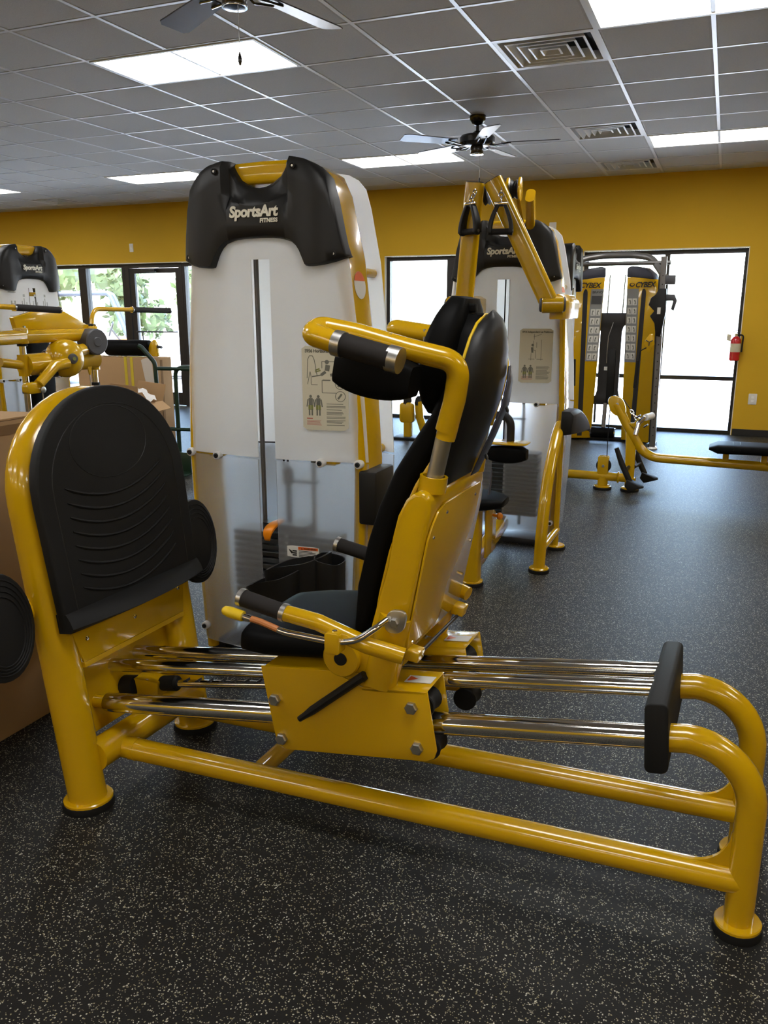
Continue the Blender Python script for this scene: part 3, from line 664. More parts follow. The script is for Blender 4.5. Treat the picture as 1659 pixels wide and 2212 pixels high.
def tower(root, M, placard=None, stack=True, extras=True):
    def L(name, key, parent=root, M2=None):
        me, mat = TWM[key]; return link(name, me, mat, parent, (M if M2 is None else M @ M2) if parent is root else M2)
    fr = L('tower_frame', 'tower_frame'); L('dark_gap_base', 'dark_gap_base')
    up = L('front_shroud', 'front_shroud_upper'); lo = L('front_shroud', 'front_shroud_lower')
    L('rear_shroud', 'rear_shroud_upper'); L('rear_shroud', 'rear_shroud_lower')
    cap = L('top_cap', 'top_cap')
    o = L('brand_lettering', 'brand_name', cap); o['label'] = 'cream SportsArt lettering'
    o = L('brand_lettering', 'brand_line', cap); o['label'] = 'cream FITNESS lettering'
    for x, z in ((-0.155, 1.895), (0.155, 1.895), (-0.292, 1.612), (0.292, 1.612)):
        yv = 0.03+0.038*(abs(x)/0.32)**2.2-0.010
        MB().lathe((x, yv-0.006, z), (0, -1, 0), [(0.011, 0), (0.011, 0.003), (0.008, 0.004), (0.007, 0.001)], 12).build('cap_screw', 'black_rubber', cap)
        MB().lathe((x, yv-0.007, z), (0, -1, 0), [(0.0045, 0), (0.004, 0.003)], 8).build('screw_head', 'brushed_steel', cap)
    for x, z in ((-0.362, 0.884), (0.362, 0.884), (-0.222, 0.884), (0.222, 0.884), (-0.335, 0.16), (0.335, 0.16)):
        y = surf_y(x)-0.004+0.02*max(0, (abs(x)/hw(z)-0.9)/0.1)**1.5
        s = L('bushing', 'standoff', lo, Matrix.Translation((x, y, z)))
        L('bushing_screw', 'standoff_screw', lo, Matrix.Translation((x, y, z)))
    for x in (-0.245, 0.245): L('panel_bracket', 'bracket', root, Matrix.Translation((x, 0, 0.884)))
    for x, z in ((-0.30, 1.56), (0.295, 1.56), (-0.335, 0.90), (0.335, 0.90)): L('spacer_bar', 'spacer', root, Matrix.Translation((x, 0, z)))
    if extras:
        o = L('warning_sticker', 'edge_sticker_w', fr); L('orange_band', 'edge_sticker_o', fr)
    if stack:
        for k in range(15):
            pl = L('weight_plate', 'weight_plate', root, Matrix.Translation((0, 0, 0.17+k*0.027)))
            L('number_label', 'number_label', pl, Matrix.Identity(4))
        L('stack_head', 'selector'); L('selector_pin', 'pin_handle'); 
        for x in (-0.112, 0.112): L('guide_rod', 'guide_rod', root, Matrix.Translation((x, 0, 0)))
        L('cable', 'cable'); L('cable', 'cable', root, Matrix.Translation((-0.035, 0.03, 0)))
        L('pulley', 'pulley', root, Matrix.Translation((0.06, 0.21, 1.81)))
    if placard:
        x0, z0, x1, z1, title, style = placard
        pc = link('instruction_placard', shroud_patch(x0, z0, x1, z1, 0.01, 12).mesh('instruction_placard', angle=60), 'label_cream', root, M)
        w_ = x1-x0; h = z1-z0
        def T2(fx, fz): return (x0+fx*w_, z0+fz*h)
        def up_(u, v, q): return on_shroud(u, v, 0.001+q)
        def ink(polys, name, mat):
            b = MB()
            for p in polys: b.prism(p, up_, 0, 0.0005)
            return b.build(name, mat, pc, smooth=False)
        def R(a, c, d, e): p, q = T2(a, c), T2(d, e); return rect(p[0], p[1], q[0], q[1])
        me = text_mesh(title, 0.0165*(w_/0.168)*(24/max(24, len(title)))*1.0, 0.0003, 0.0003, 0, spacing=0.9, fn=lambda u, v, q: up_(x0+0.07*w_+u, z0+0.925*h+v, 0.0005)); link('title_lettering', me, 'ink_black', pc)
        def line(a, c, d, e, t=0.006):
            (ax, az), (bx, bz) = T2(a, c), T2(d, e); L_ = math.hypot(bx-ax, bz-az); nx, nz = -(bz-az)/L_*t*w_, (bx-ax)/L_*t*w_
            return [(ax+nx, az+nz), (bx+nx, bz+nz), (bx-nx, bz-nz), (ax-nx, az-nz)]
        def circ(a, c, r, n=14): p = T2(a, c); return [(p[0]+r*w_*math.cos(2*PI*k/n), p[1]+r*w_*math.sin(2*PI*k/n)) for k in range(n)]
        grey = []; oliv = []; red = []
        if style == 'press':
            grey += [line(.11, .62, .13, .84), line(.13, .84, .17, .885), line(.17, .885, .24, .885), line(.24, .885, .28, .83), line(.28, .83, .33, .66), line(.12, .55, .18, .70), line(.18, .70, .20, .64), line(.20, .64, .2, .55), line(.22, .64, .42, .66, .012), line(.42, .66, .52, .70, .03), line(.55, .71, .57, .78, .05), line(.45, .60, .62, .60, .012), line(.2, .545, .34, .545), line(.44, .82, .44, .74), line(.44, .82, .72, .82), line(.44, .60, .44, .45), line(.44, .45, .74, .45), line(.62, .66, .82, .69, .03)]
            grey += [circ(.55, .815, .045)]
            oliv += [line(.29, .715, .39, .735, .014), line(.29, .695, .41, .715, .012)]
            for cz_ in (.81, .555, .41):
                pts = [T2(.83, cz_)]; n = 20
                for k in range(n):
                    a0 = 2*PI*k/n; a1 = 2*PI*(k+1)/n; p = pts[0]; r0, r1 = .10*w_, .112*w_
                    grey.append([(p[0]+r0*math.cos(a0), p[1]+r0*math.sin(a0)), (p[0]+r1*math.cos(a0), p[1]+r1*math.sin(a0)), (p[0]+r1*math.cos(a1), p[1]+r1*math.sin(a1)), (p[0]+r0*math.cos(a1), p[1]+r0*math.sin(a1))])
                grey += [line(.78, cz_-.03, .86, cz_+.03, .02)]
            figs = ((.18, .28), (.35, .28)); tx = .53; tz = .315; red += [R(.09, .135, .22, .145)]
        else:
            grey += [line(.42, .78, .42, .60), line(.66, .80, .66, .42), line(.42, .85, .66, .9), line(.36, .62, .5, .60), line(.36, .55, .36, .42), line(.5, .6, .5, .45), line(.28, .44, .72, .44), line(.44, .80, .44, .9), circ(.4, .70, .04), line(.38, .66, .4, .56, .03), line(.52, .75, .52, .65)]
            figs = ((.18, .19), (.36, .19)); tx = .53; tz = .30
        for fx, fz in figs:
            grey += [circ(fx, fz+.125, .03), line(fx, fz+.105, fx, fz+.02, .045), line(fx-.06, fz+.09, fx-.085, fz+.0, .012), line(fx+.06, fz+.09, fx+.085, fz, .012), line(fx-.03, fz-.03, fx-.03, fz-.105, .016), line(fx+.03, fz-.03, fx+.03, fz-.105, .016)]
            oliv += [line(fx-.028, fz+.02, fx-.028, fz-.04, .024), line(fx+.028, fz+.02, fx+.028, fz-.04, .024)]
        z_ = tz; rnd = random.Random(len(title))
        while z_ > 0.05:
            grey += [R(tx, z_, tx+rnd.uniform(.32, .42), z_+.007)]; z_ -= .0145 if rnd.random() < .6 else .028
        for k in range(5): red += [R(.09, .06+k*.013, .09+rnd.uniform(.28, .36), .064+k*.013)]
        ink(grey, 'diagram', 'ink_grey'); ink(oliv, 'muscle_marks', 'ink_olive')
        ink(red, 'caution_text', 'ink_red')
    return cap, lo
# ------------------------------------------------------------------ leg press
LPT = math.radians(2.4)
LP = thing('leg_press_machine', 'yellow horizontal leg press with black foot plate, sliding seat and white weight tower', 'exercise machine', (-1.603, 1.89, 0), LPT)
AL = math.atan(0.1183); SA, CA = math.sin(AL), math.cos(AL)
def TP(y, s, n=0.0, off=-0.02): return Vector((off-s*SA+n*CA, y, s*CA+n*SA))
Y_ = 'yellow_paint'
# arch frame that carries the foot plate
path = [TP(-0.255, s) for s in (0.02, 0.3, 0.6, 0.85, 0.92)]+[TP(-0.255*math.cos(PI*k/20), 0.92+0.245*math.sin(PI*k/20)) for k in range(1, 20)]+[TP(0.255, s) for s in (0.92, 0.85, 0.6, 0.3, 0.02)]
arch = MB().tube(path, 0.053, 22).build('arch_frame', Y_, LP)
def foot(x, y, r=0.07):
    f = MB().lathe((x, y, 0.022), (0, 0, 1), [(r, 0), (r, 0.006), (r*0.95, 0.009)], 24).build('foot_flange', Y_, LP)
    MB().lathe((x, y, 0.0), (0, 0, 1), [(r*1.04, 0), (r*1.06, 0.006), (r*1.04, 0.022)], 24).build('rubber_foot', 'black_rubber', f)
for y in (-0.255, 0.255): foot(-0.022, y, 0.068)
for y in (-0.145, 0.145): foot(1.75, y, 0.053)
# foot plate
out = [(-0.292, 0.555), (-0.298, 0.75), (-0.302, 0.92)]+[(-0.302*math.cos(PI*k/28), 0.93+0.282*math.sin(PI*k/28)) for k in range(1, 28)]+[(0.302, 0.92), (0.298, 0.75), (0.292, 0.555)]
fp = MB().prism(out, lambda u, v, q: TP(u, v, q), 0.056, 0.088).build('foot_plate', 'black_rubber', LP, bevel=0.008, seg=3)
rb = MB()
for k in range(8):
    s0 = 0.945-k*0.0405; w_ = 0.205; pts = []
    for i in range(15):
        t = -1+2*i/14; y = t*w_-0.005; pts.append(TP(y, s0-0.045+0.055*(t+0.1)**2, 0.0885))
    rb.tube(pts, [0.002]+[0.0045]*13+[0.002], 6)
rb.build('grip_ribs', 'black_rubber', fp)
ln = MB()
ln.tube([TP(0.155*math.cos(2*PI*k/40)-0.01, 1.05+0.105*math.sin(2*PI*k/40), 0.088) for k in range(40)], 0.0013, 5, closed=True)
ln.tube([TP(y, s, 0.088) for y, s in [(-0.245, 0.60), (-0.252, 0.92)]+[(-0.252*math.cos(PI*k/24), 0.93+0.23*math.sin(PI*k/24)) for k in range(1, 24)]+[(0.252, 0.92), (0.245, 0.60)]], 0.0013, 5)
ln.build('mould_lines', 'ink_black', fp)
rings = []
for k in range(17):      # curved toe lip along the lower edge
    y = -0.292+0.584*k/16; d = 0.05*math.cos((k-8)/8*1.45)+0.012; z0 = 0.552
    rings.append([TP(y, z0, 0.055), TP(y, z0, 0.085+d*0.55), TP(y, z0+0.012, 0.088+d), TP(y, z0+0.032, 0.088+d*0.75), TP(y, z0+0.055, 0.09), TP(y, z0+0.055, 0.055)])
MB().loft(rings).build('toe_lip', 'black_rubber', fp, angle=50)
lp_ = MB().prism([(-0.225, 0.44), (0.225, 0.44), (0.255, 0.565), (-0.255, 0.565)], lambda u, v, q: TP(u, v, q), 0.046, 0.054).build('lower_panel', Y_, LP, bevel=0.003)
MB().prism([(-0.225, 0.44), (0.225, 0.44), (0.225, 0.425), (-0.225, 0.425)], lambda u, v, q: TP(u, v, q), 0.0, 0.054).build('panel_flange', Y_, lp_)
for y, s in ((-0.2, 0.505), (0.0, 0.50), (0.215, 0.525)): screw(lp_, TP(y, s, 0.054), TP(0, 0, 1, 0)-TP(0, 0, 0, 0), 0.007)
# rails
def railz(x): return 0.284+0.1183*x
RD = Vector((CA, 0, SA))
MB().obox((-0.075, 0, railz(-0.075)+0.03), (0.006*CA, 0, 0.006*SA), (0, 0.21, 0), (-0.12*SA, 0, 0.12*CA)).build('rail_plate', Y_, LP, bevel=0.003)
for y in (-0.145, 0.145):
    r = MB().tube([(-0.02, y, railz(-0.02)), (1.53, y, railz(1.53))], 0.029, 24).build('guide_rail', 'chrome', LP)
    MB().lathe((-0.02, y, railz(-0.02)), RD, [(0.02, -0.06), (0.02, 0.001)], 16).build('rail_collar', Y_, r)
for y in (-0.055, 0.055):
    r = MB().tube([(-0.08, y, railz(-0.08)+0.082), (1.53, y, railz(1.53)+0.082)], 0.0205, 20).build('guide_rail', 'chrome', LP)
# adjustment rod with notches, carriage stop
rod = MB().tube([(0.09, 0.0, 0.297), (0.56, 0.0, 0.368)], 0.0125, 14).build('notched_rod', 'chrome', LP)
nt_ = MB()
for k in range(9): x = 0.15+k*0.042; nt_.obox((x, 0, 0.297+0.151*(x-0.09)+0.011), (0.006, 0, 0.004), (0, 0.009, 0), (-0.0006, 0, 0.003))
nt_.build('notches', 'dark_steel', rod)
MB().lathe((0.06, 0, 0.2925), (1, 0, 0.151), [(0.022, 0), (0.024, 0.006), (0.024, 0.055), (0.018, 0.062)], 16).build('bumper', 'black_rubber', LP)
MB().prism(rrect(0.10, 0.055, 0.006), lambda u, v, q: (0.015+u+v*0.12, q, 0.28+v), -0.03, 0.03).build('rod_block', Y_, LP, bevel=0.003)
MB().lathe((-0.08, -0.02, 0.272), (1, 0, 0.151), [(0.03, 0), (0.032, 0.008), (0.032, 0.06), (0.022, 0.066)], 16).build('bumper', 'black_rubber', LP)
MB().lathe((0.5, 0.0, 0.358), (1, 0, 0.151), [(0.026, 0), (0.027, 0.004), (0.027, 0.09)], 18).build('rod_sleeve', Y_, LP)
# base tubes
MB().cyl((-0.008, -0.235, 0.150), (-0.008, 0.235, 0.150), 0.047, 20).build('front_crossbar', Y_, LP)
for y in (-0.145, 0.145):
    bm_ = MB().cyl((0.03, y, 0.142), (1.75, y, 0.136), 0.033, 20).build('base_tube', Y_, LP)
    MB().cyl((0.055, y, 0.142), (0.075, y, 0.142), 0.0345, 20).build('weld_collar', Y_, bm_)
MB().cyl((0.47, -0.145, 0.139), (0.47, 0.145, 0.139), 0.027, 16).build('middle_crossbar', Y_, LP)
for y in (-0.145, 0.145):
    pth = [(1.54, y, railz(1.54)), (1.56, y, railz(1.56)), (1.60, y, railz(1.60)+0.001)]+[(1.60+0.15*math.sin(a), y, 0.322+0.152*math.cos(a)) for a in [PI/2*k/10 for k in range(1, 11)]]+[(1.75, y, 0.25), (1.75, y, 0.12), (1.75, y, 0.025)]
    rl = MB().tube(pth, 0.0335, 20).build('rear_leg', Y_, LP)
    gp = [(1.72, 0.17), (1.63, 0.168)]+[(1.63+0.085*math.sin(a), 0.255-0.087*math.cos(a)) for a in [PI/2*k/8 for k in range(1, 9)]]+[(1.725, 0.28), (1.74, 0.17)]
    MB().prism(gp, lambda u, v, q: (u, y+q, v), -0.005, 0.005).build('gusset', Y_, rl)
sb = MB().prism(rrect(0.052, 0.172, 0.014, 3), lambda u, v, q: (1.537+u*CA-v*SA*0.6, q, 0.485+v+u*SA), -0.195, 0.195).build('stop_bumper', 'black_rubber', LP, bevel=0.008, seg=3)
# carriage: a channel over each lower rail
def carriage_side(sg):
    poly = [(0.545, 0.516), (0.582, 0.318), (0.590, 0.296), (0.612, 0.285), (1.000, 0.328), (1.024, 0.340), (1.030, 0.362), (1.003, 0.518), (0.835, 0.502), (0.745, 0.534)]
    yo, yi = sg*0.212, sg*0.205
    pl = MB().prism(poly, lambda u, v, q: (u, q, v), min(yo, yi), max(yo, yi)).build('carriage_plate', Y_, LP, bevel=0.002)
    tp_ = [(0.83, 0.502), (1.003, 0.518), (0.997, 0.508), (0.83, 0.492)]
    MB().prism(tp_, lambda u, v, q: (u, q, v), min(sg*0.085, yo), max(sg*0.085, yo)).build('top_flange', Y_, pl, bevel=0.002)
    MB().prism([(0.60, 0.50), (0.612, 0.36), (1.018, 0.40), (1.0, 0.515), (0.83, 0.50)], lambda u, v, q: (u, q, v), min(sg*0.085, sg*0.092), max(sg*0.085, sg*0.092)).build('inner_plate', Y_, pl, bevel=0.002)
    for x, z in ((0.585, 0.427), (0.964, 0.470), (0.980, 0.362), (0.602, 0.316)):
        hexbolt(pl, (x, yo, z), (0, sg, 0), 0.0165, 0.011)
    for x, dz in ((0.975, 0.052), (0.992, -0.052), (0.60, 0.052), (0.62, -0.052)):
        MB().lathe((x, sg*0.145, railz(x)+dz*1.12), (0, 1, 0), [(0.032, -0.03), (0.034, -0.026), (0.028, 0), (0.034, 0.026), (0.032, 0.03)], 18).build('roller', 'black_rubber', pl)
    st = MB().prism([(0.925, 0.5135), (0.995, 0.5195), (0.995, 0.5185), (0.925, 0.5125)], lambda u, v, q: (u, q, v), min(sg*0.125, sg*0.165), max(sg*0.125, sg*0.165)).build('caution_sticker', 'label_white', pl, smooth=False)
    MB().add([(0.930, sg*0.130, 0.5145), (0.955, sg*0.145, 0.5167), (0.930, sg*0.160, 0.5145)], [(0, 1, 2)]).build('warning_triangle', 'safety_orange', pl, smooth=False)
    return pl
for sg in (-1, 1): carriage_side(sg)
MB().prism([(0.547, 0.512), (0.555, 0.48), (0.86, 0.48), (0.86, 0.540), (0.75, 0.533)], lambda u, v, q: (u, q, v), -0.205, 0.205).build('seat_plate', Y_, LP, bevel=0.003)
bl = MB().tube([(0.845, -0.224, 0.543), (0.70, -0.226, 0.422), (0.68, -0.226, 0.405), (0.663, -0.226, 0.391)], [0.0125, 0.012, 0.009, 0.008], 10).build('pawl_lever', 'black_plastic', LP)
# seat cushion
def cushion(name, prof, mat, parent, n=16):
    """prof: list of (centre, half-width axis vec, thickness axis vec); superellipse rings"""
    rings = []
    for c, a, t in prof:
        c, a, t = Vector(c), Vector(a), Vector(t); ring = []
        for k in range(n*2):
            th = PI*k/n; cx, sx = math.cos(th), math.sin(th); e = 0.38
            ring.append(c+a*(math.copysign(abs(cx)**e, cx))+t*(math.copysign(abs(sx)**(e*1.5), sx)))
        rings.append(ring)
    return MB().loft(rings).build(name, mat, parent, angle=60)
sp = []
for i in range(15):
    t = i/14; x = 0.435+0.40*t; zt = 0.569+0.040*t; k = math.sqrt(max(0.0, 1-(1-min(1, t/0.09))**2)); k2 = math.sqrt(max(0, 1-(max(0, (t-0.94)/0.06))**2))
    kk = max(0.25, k*k2)
    sp.append(((x, 0, zt-0.012), (0, 0.165+0.04*min(1, t/0.3)-(1-kk)*0.05, 0), (0.004*kk, 0, 0.041*kk)))
cushion('seat', sp, 'black_vinyl', LP)
# backrest pad, swept along its side profile
bp_ = [(0.800, 0.635), (0.822, 0.75), (0.846, 0.86), (0.872, 0.95), (0.905, 1.035), (0.945, 1.105), (0.985, 1.17), (1.010, 1.24), (1.026, 1.31), (1.036, 1.37), (1.042, 1.415)]
WD = [0.165, 0.17, 0.165, 0.155, 0.14, 0.125, 0.115, 0.105, 0.10, 0.085, 0.05]
pr = []
for i, (x, z) in enumerate(bp_):
    a = bp_[max(i-1, 0)]; b_ = bp_[min(i+1, len(bp_)-1)]; t = Vector((b_[0]-a[0], 0, b_[1]-a[1])).normalized(); nrm = Vector((t.z, 0, -t.x))
    th = 0.032 if 0 < i < len(bp_)-1 else 0.018
    pr.append(((x, 0, z), (0, WD[i], 0), nrm*th))
back = cushion('backrest', pr, 'black_vinyl', LP)
# yellow plate behind the pad
rings = []
for i, (x, z) in enumerate(bp_):
    a = bp_[max(i-1, 0)]; b_ = bp_[min(i+1, len(bp_)-1)]; t = Vector((b_[0]-a[0], 0, b_[1]-a[1])).normalized(); nrm = Vector((t.z, 0, -t.x)); c = Vector((x, 0, z))
    w_ = WD[i]-0.004; rings.append([c+nrm*0.036+Vector((0, -w_, 0)), c+nrm*0.046+Vector((0, -w_, 0)), c+nrm*0.046+Vector((0, w_, 0)), c+nrm*0.036+Vector((0, w_, 0))])
MB().loft(rings[:7]).build('back_plate', Y_, LP, bevel=0.002)
# head pad
hp = []
for i in range(13):
    t = i/12; z = 1.18+0.275*t; x = 0.952+0.056*t**1.3; k = math.sin(PI*min(1, max(0, 0.06+0.88*t)))**0.45
    hp.append(((x, 0, z), (0, 0.14*k, 0), Vector((0.98, 0, -0.2))*0.042*max(0.35, k)))
cushion('head_pad', hp, 'black_vinyl', LP)
for s in (0, 1): MB().prism(rrect(0.022, 0.03, 0.006), lambda u, v, q: (1.035+0.018*s+q, -0.03+u, 1.43-0.022*s+v*0.7), -0.012, 0.008).build('pad_strap', 'black_vinyl', LP, bevel=0.004)
# black shell over the back of the head rest, yellow piping round its edge
SHL = [(1.005, 0.115, 0.022, 0.975), (1.05, 0.118, 0.030, 0.983), (1.11, 0.124, 0.042, 0.998), (1.19, 0.138, 0.054, 1.016), (1.26, 0.136, 0.056, 1.030), (1.32, 0.122, 0.050, 1.040), (1.365, 0.10, 0.040, 1.047), (1.395, 0.07, 0.028, 1.052), (1.415, 0.02, 0.010, 1.055)]
rings = []
for z, w_, d, x0 in SHL:
    ring = [(x0, w_*math.cos(PI*k/14), z) if False else (x0+d*abs(math.sin(PI*k/14))**0.7+0.012, w_*math.cos(PI*k/14), z+0.012*math.sin(PI*k/14)) for k in range(15)]
    rings.append(ring+[(x0, -w_*0.97, z), (x0, w_*0.97, z)])
shell = MB().loft(rings).build('back_shell', 'black_plastic', LP, angle=55)
pth = [(x0+0.006, -w_-0.001, z) for z, w_, d, x0 in SHL[3:]]+[(x0+0.006, w_+0.001, z) for z, w_, d, x0 in reversed(SHL[3:])]
MB().tube(pth, 0.0035, 8).build('piping', 'piping_yellow', shell)
st = MB().loft([[(x, y, z), (x+0.006, y, z+0.002), (x+0.006, y2, z+0.002), (x, y2, z)] for z, x, y, y2 in ((1.01, 1.012, 0.050, 0.105), (1.11, 1.056, 0.045, 0.108), (1.19, 1.086, 0.048, 0.110), (1.25, 1.095, 0.06, 0.104), (1.29, 1.093, 0.08, 0.09))]).build('cover_strip', 'slate_plastic', shell, bevel=0.002)
for x, z in ((1.036, 1.055), (1.086, 1.18)): MB().lathe((x+0.004, 0.09, z), (1, 0, 0.3), [(0.008, 0), (0.008, 0.004), (0.004, 0.005)], 10).build('screw', 'black_plastic', st)
# yellow box frame behind the seat back
prof = [(0.872, 0.575), (0.846, 0.64), (0.872, 0.74), (0.895, 0.82), (0.908, 0.90), (0.922, 0.955), (0.942, 0.995), (0.962, 1.014), (0.985, 1.016), (1.000, 1.002), (1.002, 0.97), (0.933, 0.60), (0.915, 0.575)]
fr_ = MB().prism(prof, lambda u, v, q: (u, q, v), -0.207, 0.207).build('seat_frame', Y_, LP, bevel=0.022, seg=4, angle=50)
pn = [(0.0, -0.19), (0.0, 0.19), (0.03, 0.197), (0.32, 0.197), (0.36, 0.185), (0.378, 0.15), (0.378, -0.12), (0.365, -0.16), (0.335, -0.185), (0.30, -0.197), (0.03, -0.197)]
P0, P1 = Vector((0.935, 0, 0.605)), Vector((1.003, 0, 0.972)); dU = (P1-P0).normalized(); dN = Vector((dU.z, 0, -dU.x))
rp_ = MB().prism([(u, v) for u, v in pn], lambda u, v, q: P0+dU*u+Vector((0, v, 0))+dN*q, 0.001, 0.007).build('rear_panel', Y_, LP, bevel=0.002)
for u, v in ((0.02, -0.165), (0.35, -0.10), (0.35, 0.12), (0.3, -0.165), (0.10, 0.17), (0.2, 0.18)): screw(rp_, P0+dU*u+Vector((0, v, 0))+dN*0.007, dN, 0.005)
for v in (-0.17, 0.17):
    c = P0+dU*(-0.005)+Vector((0, v, 0))+dN*0.02
    MB().prism(rrect(0.044, 0.03, 0.006), lambda u, q, t: c+Vector((0, u, 0))+dU*q+dN*t, -0.018, 0.018).build('belt_clip', Y_, rp_, bevel=0.003)
MB().cyl(P0-dU*0.02+Vector((0, -0.16, 0))+dN*0.022, P0-dU*0.02+Vector((0, 0.16, 0))+dN*0.022, 0.005, 8).build('clip_rod', 'dark_steel', rp_)
for sg in (-1, 1):          # posts on either side, standing in the carriage
    t0, t1 = Vector((0.868, sg*0.185, 0.51)), Vector((0.915, sg*0.185, 0.70))
    d = (t1-t0).normalized(); ps = MB(); rings = []
    for q in (0.0, 1.0):
        c = t0.lerp(t1, q); rings.append([c+Vector((0, v, 0))+Vector((d.z, 0, -d.x))*u for u, v in rrect(0.085, 0.075, 0.034, 5)])
    ps.loft(rings).build('seat_post', Y_, LP, angle=40)
    pv = MB().lathe((0.779, sg*0.165, 0.575), (0, sg, 0), [(0.05, 0), (0.05, 0.052), (0.046, 0.056)], 24).build('pivot_hub', Y_, LP)
    MB().lathe((0.779, sg*0.2215, 0.575), (0, sg, 0), [(0.017, 0), (0.017, 0.002), (0.012, 0.003)], 18).build('hub_plug', 'black_rubber', pv)
    MB().prism([(0.735, 0.575), (0.745, 0.62), (0.80, 0.635), (0.88, 0.60), (0.88, 0.545), (0.80, 0.528)], lambda u, v, q: (u, q, v), min(sg*0.16, sg*0.205), max(sg*0.16, sg*0.205)).build('pivot_arm', Y_, LP, bevel=0.01)
    # hand grip beside the seat
    hy = sg*0.262
    hd = MB().tube(fillet([(0.955, hy-sg*0.02, 0.618), (0.87, hy, 0.642), (0.74, hy, 0.684), (0.645, hy, 0.697)], 0.06), 0.021, 16).build('side_handle', Y_, LP)
    MB().tube([(0.648, hy, 0.6965), (0.53, hy, 0.722)], 0.0215, 18).build('foam_grip', 'foam_grip', hd)
    for xa, za in ((0.650, 0.6965), (0.532, 0.7215)): MB().tube([(xa+0.006, hy, za-0.001), (xa-0.006, hy, za+0.0015)], 0.0235, 18).build('grip_ring', 'brushed_steel', hd)
    # shoulder arm: socket, chrome post, bent yellow arm, grip and pad
    MB().lathe((0.985, sg*0.15, 1.008), (0.13, 0, 1), [(0.033, 0), (0.033, 0.038), (0.026, 0.038), (0.026, 0.02)], 20).build('post_socket', Y_, LP)
    MB().cyl((0.985, sg*0.15, 1.01), (1.018, sg*0.152, 1.16), 0.0195, 18).build('chrome_post', 'brushed_steel', LP)
    ex_ = 0.0 if sg < 0 else -0.055; ez_ = 0.0 if sg < 0 else -0.012
    ap = fillet([(1.018, sg*0.152, 1.155), (1.038, sg*0.157, 1.225), (1.053, sg*0.165, 1.312), (0.945, sg*0.204, 1.340), (0.84, sg*0.24, 1.372+ez_), (0.765+ex_, sg*0.268, 1.388+ez_), (0.765+ex_, sg*0.308, 1.374+ez_), (0.84+ex_, sg*0.316, 1.354+ez_)], [0.2, 0.075, 0.3, 0.3, 0.022, 0.022], 12)
    am = MB().tube(ap, 0.0255, 18).build('shoulder_arm', Y_, LP)
    MB().cyl((1.016, sg*0.152, 1.135), (1.026, sg*0.1525, 1.172), 0.023, 18).build('arm_sleeve', Y_, am)
    MB().cyl((0.84+ex_, sg*0.316, 1.354+ez_), (0.955+ex_, sg*0.322, 1.326+ez_), 0.0262, 20).build('foam_grip', 'foam_grip', am)
    for xa, za, l in ((0.836, 1.355, 0.010), (0.962, 1.3245, 0.013)): MB().tube([(xa-l+ex_, sg*0.319, za+l*0.22+ez_), (xa+l+ex_, sg*0.319, za-l*0.22+ez_)], 0.0285, 20).build('grip_ring', 'brushed_steel', am)
    pd = []
    for i in range(11):
        t = i/10; k = max(0.5, math.sin(PI*(0.08+0.84*t))**0.3); x = 0.79+0.18*t; z = 1.305-0.030*t
        pd.append(((x, sg*0.225, z-0.005), (0, 0.052*k, 0), (0.006, 0, 0.052*k)))
    sh = cushion('shoulder_pad', pd, 'black_vinyl', LP)
    for x in (0.82, 0.91): MB().cyl((x, sg*0.225, 1.335), (x, sg*0.225, 1.375), 0.006, 8).build('pad_bolt', 'zinc', sh)
# release lever along the seat
lv = MB().tube(fillet([(0.545, -0.285, 0.682), (0.60, -0.285, 0.672), (0.66, -0.285, 0.655), (0.80, -0.285, 0.648), (0.855, -0.285, 0.66), (0.897, -0.262, 0.692), (0.912, -0.24, 0.705)], [0.2, 0.2, 0.08, 0.08, 0.05], 6), 0.0082, 12).build('release_lever', 'chrome', LP)
MB().tube([(0.49, -0.285, 0.692), (0.495, -0.285, 0.691), (0.51, -0.285, 0.688), (0.548, -0.285, 0.6815)], [0.006, 0.0115, 0.0145, 0.0135], 14).build('lever_knob', 'piping_yellow', lv)
MB().tube([(0.572, -0.2862, 0.6785), (0.60, -0.2862, 0.6735), (0.645, -0.2862, 0.6605)], 0.0082, 10).build('lever_sticker', 'sticker_orange', lv)
MB().prism(rrect(0.038, 0.055, 0.008), lambda u, v, q: (0.795+u, q, 0.648+v), -0.30, -0.262).build('lever_guide', Y_, LP, bevel=0.003)
screw(lv, (0.795, -0.28, 0.676), (0, 0, 1), 0.007)
pl = MB().prism(rrect(0.05, 0.06, 0.02), lambda u, v, q: (0.93+u+v*0.2, q, 0.70+v), -0.236, -0.226).build('pivot_plate', 'brushed_steel', LP, bevel=0.002)
hexbolt(pl, (0.93, -0.236, 0.70), (0, -1, 0), 0.012, 0.012)
# oval side foot plates
for sg in (-1, 1):
    c = Vector((-0.10 if sg < 0 else -0.075, -0.435 if sg < 0 else 0.365, 0.615 if sg < 0 else 0.645))
    def O(u, v, q): return c+Vector((-v*SA+q*CA, u, v*CA+q*SA))
    ov = [(0.105*math.cos(2*PI*k/32), 0.148*math.sin(2*PI*k/32)) for k in range(32)]
    d = MB().prism(ov, O, 0.0, 0.03).build('side_foot_plate', 'black_rubber', LP, bevel=0.008, seg=2)
    rg = MB()
    for f in (0.88, 0.8, 0.72, 0.64): rg.tube([O(0.105*f*math.cos(2*PI*k/32), 0.148*f*math.sin(2*PI*k/32)-0.148*(0.88-f)*0.3, 0.0305) for k in range(32)], 0.0028, 5, closed=True)
    rg.build('ridges', 'black_rubber', d)
    MB().tube([(c.x-0.03, sg*0.25, c.z), (c.x-0.025, sg*0.42, c.z)], 0.035, 16).build('plate_arm', Y_, LP)
